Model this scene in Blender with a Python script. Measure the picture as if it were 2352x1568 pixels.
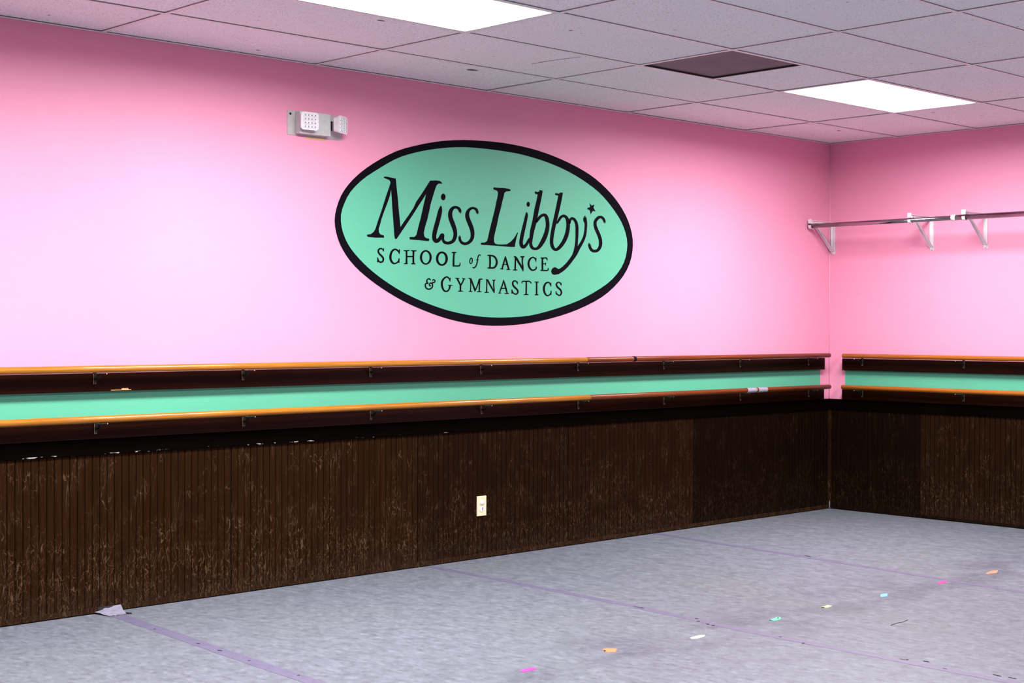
import bpy, bmesh, math, random
from mathutils import Vector, Matrix

for o in list(bpy.data.objects):
    bpy.data.objects.remove(o, do_unlink=True)
scene = bpy.context.scene
COL = scene.collection

# ------------------------------------------------------------------ camera
YAW, PITCH, ROLL = 0.8068, -0.0091, 0.0026
cam_d = bpy.data.cameras.new('camera')
cam = bpy.data.objects.new('camera', cam_d)
COL.objects.link(cam)
fwd = Vector((math.cos(YAW) * math.cos(PITCH), math.sin(YAW) * math.cos(PITCH), math.sin(PITCH)))
rgt = Vector((math.sin(YAW), -math.cos(YAW), 0.0))
upv = rgt.cross(fwd)
r2 = rgt * math.cos(ROLL) + upv * math.sin(ROLL)
u2 = upv * math.cos(ROLL) - rgt * math.sin(ROLL)
mw = Matrix((r2, u2, -fwd)).transposed().to_4x4()
mw.translation = Vector((-9.3281, -6.3183, 1.3374))
cam.matrix_world = mw
cam_d.sensor_fit = 'HORIZONTAL'
cam_d.sensor_width = 36.0
cam_d.lens = 3395.75 / 2352 * 36.0
cam_d.clip_start = 0.05
cam_d.clip_end = 100
scene.camera = cam

# ------------------------------------------------------------------ world, exposure
LAMP_W = 110.0          # watts of each fluorescent troffer
SPREAD = 172.0          # prismatic lenses cut the light off near the horizontal
LENS = 4.6              # glow of the lens itself
world = bpy.data.worlds.new('world')
scene.world = world
world.use_nodes = True
world.node_tree.nodes['Background'].inputs[0].default_value = (0, 0, 0, 1)
world.node_tree.nodes['Background'].inputs[1].default_value = 0.0
vs = scene.view_settings
scene.display_settings.display_device = 'sRGB'
vs.view_transform = 'Standard'
vs.look = 'None'
vs.gamma = 1.0
vs.use_curve_mapping = False
vs.exposure = 0.0

# ------------------------------------------------------------------ dimensions
H = 2.71                 # ceiling
X0, Y0 = -13.0, -9.6     # far ends of the room (behind the camera)
TA, TR = 1.053, 0.573    # first ceiling tile strip along x, along y
TX, TY = 1.22, 0.61

# ------------------------------------------------------------------ helpers
def link(o, parent=None):
    COL.objects.link(o)
    if parent is not None:
        o.parent = parent
    return o

def tag(o, label=None, cat=None, group=None, kind=None):
    if label: o['label'] = label
    if cat: o['category'] = cat
    if group: o['group'] = group
    if kind: o['kind'] = kind
    return o

def empty(name, loc=(0, 0, 0), **kw):
    o = bpy.data.objects.new(name, None)
    o.location = loc
    o.empty_display_size = 0.05
    link(o)
    return tag(o, **kw)

class MB:
    """collects shapes, builds ONE mesh object; coordinates are world, shifted to the parent's origin"""
    def __init__(s): s.v = []; s.f = []; s.smooth = []
    def add(s, verts, faces, smooth=False):
        n = len(s.v)
        s.v += [tuple(v) for v in verts]
        s.f += [tuple(i + n for i in f) for f in faces]
        s.smooth += [smooth] * len(faces)
        return s
    def box(s, a, b, bev=0.0):
        x0, y0, z0 = [min(p, q) for p, q in zip(a, b)]
        x1, y1, z1 = [max(p, q) for p, q in zip(a, b)]
        if bev <= 0:
            return s.add([(x0,y0,z0),(x1,y0,z0),(x1,y1,z0),(x0,y1,z0),(x0,y0,z1),(x1,y0,z1),(x1,y1,z1),(x0,y1,z1)],
                         [(0,3,2,1),(4,5,6,7),(0,1,5,4),(1,2,6,5),(2,3,7,6),(3,0,4,7)])
        bm = bmesh.new()
        bmesh.ops.create_cube(bm, size=1.0, matrix=Matrix.Translation(((x0+x1)/2,(y0+y1)/2,(z0+z1)/2)) @ Matrix.Diagonal((x1-x0,y1-y0,z1-z0,1)))
        bmesh.ops.bevel(bm, geom=bm.edges[:], offset=bev, segments=2, profile=0.6, affect='EDGES')
        bm.verts.index_update()
        s.add([v.co.copy() for v in bm.verts], [[v.index for v in f.verts] for f in bm.faces])
        bm.free()
        return s
    def tube(s, path, r, n=12, cap=True):
        P = [Vector(p) for p in path]
        rs = r if isinstance(r, (list, tuple)) else [r] * len(P)
        verts = []; up = Vector((0, 0, 1))
        for i, p in enumerate(P):
            t = (P[min(i+1, len(P)-1)] - P[max(i-1, 0)]).normalized()
            a = up if abs(t.dot(up)) < 0.95 else Vector((1, 0, 0))
            e1 = t.cross(a).normalized(); e2 = e1.cross(t).normalized()
            verts += [p + (e1 * math.cos(2*math.pi*k/n) + e2 * math.sin(2*math.pi*k/n)) * rs[i] for k in range(n)]
        faces = []
        for i in range(len(P)-1):
            for k in range(n):
                faces.append((i*n+k, i*n+(k+1) % n, (i+1)*n+(k+1) % n, (i+1)*n+k))
        s.add(verts, faces, True)
        if cap:
            b = len(s.v) - len(verts)
            s.f.append(tuple(b + k for k in reversed(range(n)))); s.smooth.append(False)
            s.f.append(tuple(b + (len(P)-1)*n + k for k in range(n))); s.smooth.append(False)
        return s
    def bar(s, a, b, w, h, up=(0, 0, 1)):
        """rectangular bar from a to b, width w sideways and h along up"""
        a = Vector(a); b = Vector(b); t = (b - a).normalized(); up = Vector(up)
        e1 = t.cross(up).normalized(); e2 = e1.cross(t).normalized()
        vs_ = []
        for p in (a, b):
            for sx, sy in ((-1,-1),(1,-1),(1,1),(-1,1)):
                vs_.append(p + e1*sx*w/2 + e2*sy*h/2)
        return s.add(vs_, [(0,1,2,3),(7,6,5,4),(0,4,5,1),(1,5,6,2),(2,6,7,3),(3,7,4,0)])
    def prism(s, pts, z0, z1):
        """floor polygon pts (x,y) between z0 and z1"""
        ar = sum(pts[i-1][0]*pts[i][1]-pts[i][0]*pts[i-1][1] for i in range(len(pts)))
        if ar < 0: pts = pts[::-1]
        n = len(pts)
        return s.add([(x,y,z0) for x,y in pts]+[(x,y,z1) for x,y in pts],
                     [tuple(range(n, 2*n)), tuple(reversed(range(n)))] + [(i,(i+1)%n,n+(i+1)%n,n+i) for i in range(n)])
    def sphere(s, c, r, n=10, sc=(1, 1, 1)):
        bm = bmesh.new()
        bmesh.ops.create_uvsphere(bm, u_segments=n, v_segments=max(6, n*2//3), radius=r)
        bm.verts.index_update()
        s.add([(c[0]+v.co.x*sc[0], c[1]+v.co.y*sc[1], c[2]+v.co.z*sc[2]) for v in bm.verts], [[v.index for v in f.verts] for f in bm.faces], True)
        bm.free()
        return s
    def mesh(s, name, mat, off=(0, 0, 0)):
        me = bpy.data.meshes.new(name)
        me.from_pydata([(v[0]-off[0], v[1]-off[1], v[2]-off[2]) for v in s.v], [], s.f)
        me.polygons.foreach_set('use_smooth', s.smooth)
        for m in (mat if isinstance(mat, (list, tuple)) else [mat]):
            me.materials.append(m)
        me.update()
        return me
    def build(s, name, mat, parent=None, **kw):
        off = Vector((0, 0, 0))
        p = parent
        while p is not None:
            off += p.location; p = p.parent
        o = bpy.data.objects.new(name, s.mesh(name, mat, off))
        link(o, parent)
        return tag(o, **kw)

def inst(name, me, loc, parent=None, **kw):
    o = bpy.data.objects.new(name, me)
    off = Vector((0, 0, 0)); p = parent
    while p is not None:
        off += p.location; p = p.parent
    o.location = Vector(loc) - off
    link(o, parent)
    return tag(o, **kw)

def copy_tree(o, parent=None):
    c = o.copy()
    COL.objects.link(c)
    c.parent = parent
    for ch in list(o.children):
        copy_tree(ch, c)
    return c

# ------------------------------------------------------------------ materials
class NT:
    """tiny node-tree helper"""
    def __init__(s, name):
        s.m = bpy.data.materials.new(name); s.m.use_nodes = True
        s.t = s.m.node_tree; s.b = s.t.nodes['Principled BSDF']
    def n(s, typ, ins=None, **props):
        nd = s.t.nodes.new(typ)
        for k, v in props.items(): setattr(nd, k, v)
        for k, v in (ins or {}).items(): s.set(nd.inputs[k], v)
        return nd
    def set(s, sock, v):
        if isinstance(v, bpy.types.NodeSocket): s.t.links.new(v, sock)
        elif isinstance(v, bpy.types.Node): s.t.links.new(v.outputs[0], sock)
        else: sock.default_value = v
    def pos(s): return s.n('ShaderNodeNewGeometry').outputs['Position']
    def scale(s, vec, sc, loc=(0, 0, 0), rot=(0, 0, 0)):
        return s.n('ShaderNodeMapping', {'Vector': vec, 'Scale': sc, 'Location': loc, 'Rotation': rot}).outputs[0]
    def noise(s, vec, sc=1.0, det=4.0, rough=0.5, dist=0.0):
        return s.n('ShaderNodeTexNoise', {'Vector': vec, 'Scale': sc, 'Detail': det, 'Roughness': rough, 'Distortion': dist}).outputs['Fac']
    def ramp(s, f, *stops):
        nd = s.n('ShaderNodeMapRange', {'Value': f, 'From Min': stops[0], 'From Max': stops[1], 'To Min': stops[2], 'To Max': stops[3]}, clamp=True)
        return nd.outputs[0]
    def math(s, op, a, b=0.0):
        return s.n('ShaderNodeMath', {0: a, 1: b}, operation=op).outputs[0]
    def mix(s, f, a, b, mode='MIX'):
        nd = s.n('ShaderNodeMix', data_type='RGBA', blend_type=mode)
        s.set(nd.inputs[0], f); s.set(nd.inputs[6], a); s.set(nd.inputs[7], b)
        return nd.outputs[2]
    def xyz(s, vec):
        return s.n('ShaderNodeSeparateXYZ', {0: vec}).outputs
    def bump(s, h, strength, dist=0.01):
        s.set(s.b.inputs['Normal'], s.n('ShaderNodeBump', {'Height': h, 'Strength': strength, 'Distance': dist}))
    def out(s, col=None, rough=None, **kw):
        if col is not None: s.set(s.b.inputs['Base Color'], col)
        if rough is not None: s.set(s.b.inputs['Roughness'], rough)
        for k, v in kw.items(): s.set(s.b.inputs[k.replace('_', ' ')], v)
        return s.m

def C(r, g, b): return (r, g, b, 1.0)
def plain(name, col, rough=0.5, amt=0.06, sc=40.0, **kw):
    """single paint or plastic with faint mottling"""
    t = NT(name); n = t.noise(t.pos(), sc, 3)
    f = t.ramp(n, 0.3, 0.7, 1 - amt, 1 + amt)
    v = t.n('ShaderNodeVectorMath', operation='SCALE'); v.inputs[0].default_value = col[:3]; t.set(v.inputs['Scale'], f)
    return t.out(v.outputs[0], rough, **kw)

def wall_paint(name, col, rough=0.5):
    t = NT(name); p = t.pos()
    a = t.noise(p, 1.3, 3); b = t.noise(t.scale(p, (9, 9, 30)), 1.0, 3)
    f = t.math('ADD', t.ramp(a, 0.3, 0.7, 0.97, 1.02), t.ramp(b, 0.3, 0.7, -0.012, 0.012))
    v = t.n('ShaderNodeVectorMath', operation='SCALE'); v.inputs[0].default_value = col[:3]; t.set(v.inputs['Scale'], f)
    t.bump(t.noise(p, 260, 2), 0.08, 0.002)
    return t.out(v.outputs[0], rough, Specular_IOR_Level=0.25)

def m_beadboard(name='stained_beadboard', k=0.86):
    t = NT(name); p = t.pos(); x, y, z = t.xyz(p)[:3]
    g1 = t.noise(t.scale(p, (160, 160, 5)), 1.0, 4, 0.6)
    g2 = t.noise(t.scale(p, (5, 5, 0.8)), 1.0, 3)
    col = t.mix(t.ramp(g1, 0.3, 0.75, 0, 1), C(0.0115*k, 0.0040*k, 0.0009*k), C(0.030*k, 0.0112*k, 0.0026*k))
    col = t.mix(t.ramp(g2, 0.35, 0.7, 0, 0.55), col, C(0.018*k, 0.0055*k, 0.0018*k))
    low = t.ramp(z, 0.45, 0.06, 0.0, 1.0)               # kicked and scratched towards the floor
    # thin squiggly scratches: level lines of noise fields
    def scratch(sc, w, seed, det=1.0):
        n = t.noise(t.scale(p, sc, loc=(seed, seed * 1.7, seed * 0.6)), 1.0, det, 0.45, 0.4)
        d = t.math('ABSOLUTE', t.math('SUBTRACT', n, 0.5))
        return t.ramp(d, 0.0, w, 1.0, 0.0)
    patch = t.noise(t.scale(p, (9, 9, 7), loc=(3, 1, 2)), 1.0, 3)
    s1 = t.math('MULTIPLY', scratch((40, 40, 15), 0.020, 2.0), t.ramp(t.math('ADD', patch, t.math('MULTIPLY', low, 0.22)), 0.53, 0.66, 0, 1))
    s2 = t.math('MULTIPLY', scratch((78, 78, 26), 0.030, 9.0), t.math('MULTIPLY', low, t.ramp(patch, 0.34, 0.55, 0.25, 1)))
    s3 = t.math('MULTIPLY', scratch((90, 90, 9), 0.035, 5.0), t.ramp(t.noise(t.scale(p, (14, 14, 4), loc=(8, 8, 8)), 1.0, 2), 0.50, 0.66, 0, 1))
    s = t.math('MINIMUM', t.math('ADD', t.math('ADD', t.math('MULTIPLY', s1, 0.8), t.math('MULTIPLY', s2, 0.75)), t.math('MULTIPLY', s3, 0.45)), 1.0)
    col = t.mix(t.math('MULTIPLY', s, 0.72), col, C(0.16*k, 0.094*k, 0.052*k))
    haze = t.math('MULTIPLY', t.ramp(z, 0.16, 0.0, 0, 0.55), t.ramp(g1, 0.3, 0.7, 0.4, 1))
    col = t.mix(haze, col, C(0.034*k, 0.019*k, 0.012*k))
    t.bump(g1, 0.15, 0.002)
    return t.out(col, t.ramp(g1, 0.3, 0.7, 0.6, 0.75), Specular_IOR_Level=0.03)

def m_darkwood(name, a, b, rough=0.3, spec=0.4, chips=0.0, zc=0.0):
    t = NT(name); p = t.pos(); x, y, z = t.xyz(p)[:3]
    g = t.noise(t.scale(p, (3, 3, 140)), 1.0, 4, 0.6)
    k = t.noise(t.scale(p, (2.2, 2.2, 20), loc=(4, 2, 1)), 1.0, 3)
    col = t.mix(t.ramp(g, 0.3, 0.7, 0, 1), a, b)
    col = t.mix(t.ramp(k, 0.55, 0.75, 0, 0.6), col, C(a[0]*0.4, a[1]*0.35, a[2]*0.3))
    if chips:
        e = t.ramp(t.math('ABSOLUTE', t.math('SUBTRACT', z, zc)), 0.0, 0.004, 1, 0)
        c = t.noise(t.scale(p, (16, 16, 60), loc=(1, 5, 3)), 1.0, 3, 0.6)
        big = t.noise(t.scale(p, (1.1, 1.1, 1), loc=(2, 7, 1)), 1.0, 1)
        lr = t.ramp(x, -3.2, -4.6, 0, 1)
        f = t.math('MULTIPLY', t.math('MULTIPLY', e, t.ramp(t.math('ADD', c, t.math('MULTIPLY', big, 0.5)), 0.80, 0.86, 0, 1)), lr)
        col = t.mix(t.math('MULTIPLY', f, chips), col, C(0.55, 0.5, 0.45))
    t.bump(g, 0.08, 0.001)
    return t.out(col, rough, Specular_IOR_Level=spec)

def m_rail(name, a, b, c, rough=0.26, coat=0.35):
    t = NT(name); p = t.pos()
    g = t.noise(t.scale(p, (5, 5, 190)), 1.0, 5, 0.62, 0.3)
    k = t.noise(t.scale(p, (1.3, 1.3, 22), loc=(6, 3, 9)), 1.0, 3)
    col = t.mix(t.ramp(g, 0.32, 0.68, 0, 1), a, b)
    col = t.mix(t.ramp(k, 0.5, 0.75, 0, 0.6), col, c)
    t.bump(g, 0.06, 0.001)
    return t.out(col, rough, Coat_Weight=coat, Coat_Roughness=0.10, Specular_IOR_Level=0.25)

def m_floor():
    t = NT('grey_sheet_vinyl'); p = t.pos(); x, y, z = t.xyz(p)[:3]
    fine = t.noise(t.scale(p, (34, 20, 1)), 1.0, 5, 0.72)
    mid = t.noise(t.scale(p, (12, 7, 1), loc=(3, 8, 0)), 1.0, 5, 0.65)
    big = t.noise(t.scale(p, (1.1, 0.8, 1), loc=(5, 1, 0)), 1.0, 4, 0.55)
    col = t.mix(t.ramp(mid, 0.32, 0.68, 0, 1), C(0.133, 0.147, 0.180), C(0.171, 0.187, 0.229))
    col = t.mix(t.ramp(big, 0.45, 0.66, 0, 0.5), col, C(0.153, 0.169, 0.178))
    col = t.mix(t.ramp(fine, 0.52, 0.66, 0, 0.72), col, C(0.09, 0.093, 0.115))
    col = t.mix(t.ramp(fine, 0.46, 0.34, 0, 0.8), col, C(0.224, 0.245, 0.288))
    # scuffed smears of dirt along the row of taped marks
    row = t.ramp(t.math('ABSOLUTE', t.math('ADD', y, 2.22)), 0.05, 0.42, 1, 0)
    sm = t.noise(t.scale(p, (2.3, 4.5, 1), loc=(0.35, 4, 0)), 1.0, 3)
    st = t.noise(t.scale(p, (20, 70, 1), rot=(0, 0, 0.5)), 1.0, 3, 0.6)
    d = t.math('MULTIPLY', t.math('MULTIPLY', row, t.ramp(sm, 0.42, 0.62, 0, 1)), t.ramp(st, 0.35, 0.6, 0.35, 1))
    col = t.mix(t.math('MULTIPLY', d, 0.62), col, C(0.066, 0.066, 0.09))
    spk = t.noise(t.scale(p, (23, 23, 1), loc=(9, 2, 0)), 1.0, 2)
    col = t.mix(t.ramp(spk, 0.80, 0.82, 0, 0.8), col, C(0.08, 0.08, 0.1))
    t.bump(mid, 0.06, 0.002)
    return t.out(col, t.ramp(mid, 0.3, 0.7, 0.42, 0.6), Specular_IOR_Level=0.3)

def m_tile():
    t = NT('speckled_mineral_fibre'); p = t.pos()
    oi = t.n('ShaderNodeObjectInfo').outputs['Random']
    a = t.noise(p, 150, 2); b = t.noise(t.scale(p, (1, 1, 1), loc=(7, 3, 1)), 38, 3, 0.6); c = t.noise(p, 3, 2)
    col = t.mix(t.ramp(c, 0.3, 0.7, 0, 1), C(0.82, 0.87, 0.88), C(0.87, 0.92, 0.93))
    col = t.mix(t.ramp(oi, 0, 1, 0, 0.10), col, C(0.66, 0.69, 0.65))
    col = t.mix(t.math('MULTIPLY', t.ramp(a, 0.57, 0.66, 0, 0.62), t.ramp(c, 0.3, 0.65, 0.4, 1)), col, C(0.25, 0.24, 0.24))
    col = t.mix(t.ramp(b, 0.67, 0.72, 0, 0.65), col, C(0.20, 0.19, 0.19))
    col = t.mix(t.ramp(t.noise(p, 6.1, 1), 0.775, 0.785, 0, 0.9), col, C(0.04, 0.035, 0.035))
    t.bump(a, 0.25, 0.002)
    return t.out(col, 0.9, Specular_IOR_Level=0.15)

def m_emit(name, col, strength):
    m = bpy.data.materials.new(name); m.use_nodes = True; t = m.node_tree
    t.nodes.remove(t.nodes['Principled BSDF'])
    e = t.nodes.new('ShaderNodeEmission'); e.inputs[0].default_value = col; e.inputs[1].default_value = strength
    t.links.new(e.outputs[0], t.nodes['Material Output'].inputs[0])
    return m

M = {}
M['pink'] = wall_paint('pink_wall_paint', C(0.80, 0.318, 0.468))
M['caulk'] = wall_paint('pale_pink_caulk', C(0.80, 0.45, 0.58))
M['mint'] = wall_paint('mint_wall_paint', C(0.108, 0.445, 0.292))
M['black_paint'] = plain('black_sign_paint', C(0.0035, 0.0025, 0.006), 0.7, Specular_IOR_Level=0.04)
M['bead'] = m_beadboard()
M['bead_mid'] = m_beadboard('darker_stained_beadboard', 0.62)
M['bead_dark'] = m_beadboard('darkest_stained_beadboard', 0.27)
M['groove'] = plain('dark_groove', C(0.004, 0.002, 0.001), 0.8, Specular_IOR_Level=0.05)
M['band'] = m_darkwood('shaded_cap_board', C(0.0010, 0.0005, 0.0004), C(0.0022, 0.0011, 0.0008), 0.6, 0.01, 1.0, 0.7465)  # brown taken to near-black: the shade under the barre is in the colour
M['board'] = m_darkwood('varnished_dark_board', C(0.0065, 0.0014, 0.0005), C(0.017, 0.0040, 0.0013), 0.26, 0.09)
M['oak'] = m_rail('honey_oak', C(0.29, 0.092, 0.005), C(0.49, 0.19, 0.018), C(0.36, 0.127, 0.008))
M['redwood'] = m_rail('reddish_brown_wood', C(0.125, 0.022, 0.003), C(0.215, 0.047, 0.007), C(0.10, 0.018, 0.003), 0.35, 0.08)
M['amber'] = m_rail('amber_brown_wood', C(0.30, 0.085, 0.007), C(0.47, 0.155, 0.018), C(0.30, 0.075, 0.007), 0.3, 0.15)
M['bracket'] = plain('blackened_bracket_metal', C(0.018, 0.015, 0.011), 0.35, Metallic=0.6)
M['brass'] = plain('worn_bracket_edge', C(0.20, 0.165, 0.09), 0.4, Metallic=0.5)
M['screw'] = plain('bright_screw_metal', C(0.65, 0.62, 0.60), 0.3, Metallic=0.8)
M['duct'] = plain('grey_duct_tape', C(0.30, 0.29, 0.36), 0.4, 0.3, 90)
M['blacktape'] = plain('black_tape', C(0.006, 0.006, 0.014), 0.7, Specular_IOR_Level=0.05)
M['rawwood'] = plain('bare_split_wood', C(0.62, 0.34, 0.13), 0.6, 0.3, 120)
M['floor'] = m_floor()
M['purple'] = plain('purple_floor_tape', C(0.142, 0.130, 0.207), 0.45, 0.10, 25)
M['tapelight'] = plain('pale_tape_underside', C(0.24, 0.228, 0.305), 0.4, 0.1, 30)
M['dirt'] = plain('black_grime_and_fold', C(0.012, 0.011, 0.016), 0.8)
M['tile'] = m_tile()
M['tee'] = plain('white_enamel_tee', C(0.78, 0.78, 0.78), 0.45)
M['vent'] = plain('taupe_perforated_metal', C(0.150, 0.125, 0.133), 0.7, 0.10, 9)
M['ventdark'] = plain('shadowed_duct_metal', C(0.02, 0.016, 0.016), 0.8)  # near-black colour carries the shade of the gap around the vent panel
M['white'] = plain('white_bracket_enamel', C(0.74, 0.72, 0.75), 0.35)
M['chrome'] = plain('chromed_steel_tube', C(0.34, 0.32, 0.34), 0.12, 0.02, Metallic=1.0)
M['elight'] = plain('light_grey_plastic', C(0.52, 0.53, 0.52), 0.45)
M['eplate'] = plain('grey_wall_plate', C(0.47, 0.45, 0.45), 0.5)
M['lens'] = plain('clear_faceted_lens', C(0.80, 0.80, 0.84), 0.08, 0.15, 180, Coat_Weight=0.6)
M['lensframe'] = plain('white_lamp_bezel', C(0.80, 0.79, 0.80), 0.3)
M['lensdark'] = plain('smoky_facets', C(0.22, 0.22, 0.28), 0.15)
M['black'] = plain('black_plastic', C(0.006, 0.006, 0.007), 0.5)
M['tan'] = plain('unpainted_tan_wall', C(0.55, 0.38, 0.17), 0.7)
M['ivory'] = plain('ivory_plate', C(0.78, 0.70, 0.46), 0.35)
M['outlet_white'] = plain('white_receptacle', C(0.82, 0.80, 0.84), 0.3)
M['lamp'] = m_emit('fluorescent_lens', C(1.0, 0.985, 0.97), LENS)
TAPE = {'pink': C(0.85, 0.05, 0.33), 'orange': C(0.85, 0.23, 0.09), 'white': C(0.88, 0.87, 0.88), 'green': C(0.12, 0.72, 0.36),
        'yellow': C(0.90, 0.88, 0.30), 'blue': C(0.16, 0.42, 0.80), 'magenta': C(0.72, 0.05, 0.26), 'coral': C(0.90, 0.25, 0.15)}
for k, c in TAPE.items():
    M['tape_' + k] = plain(k + '_marking_tape', c, 0.5, 0.12, 60)
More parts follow.
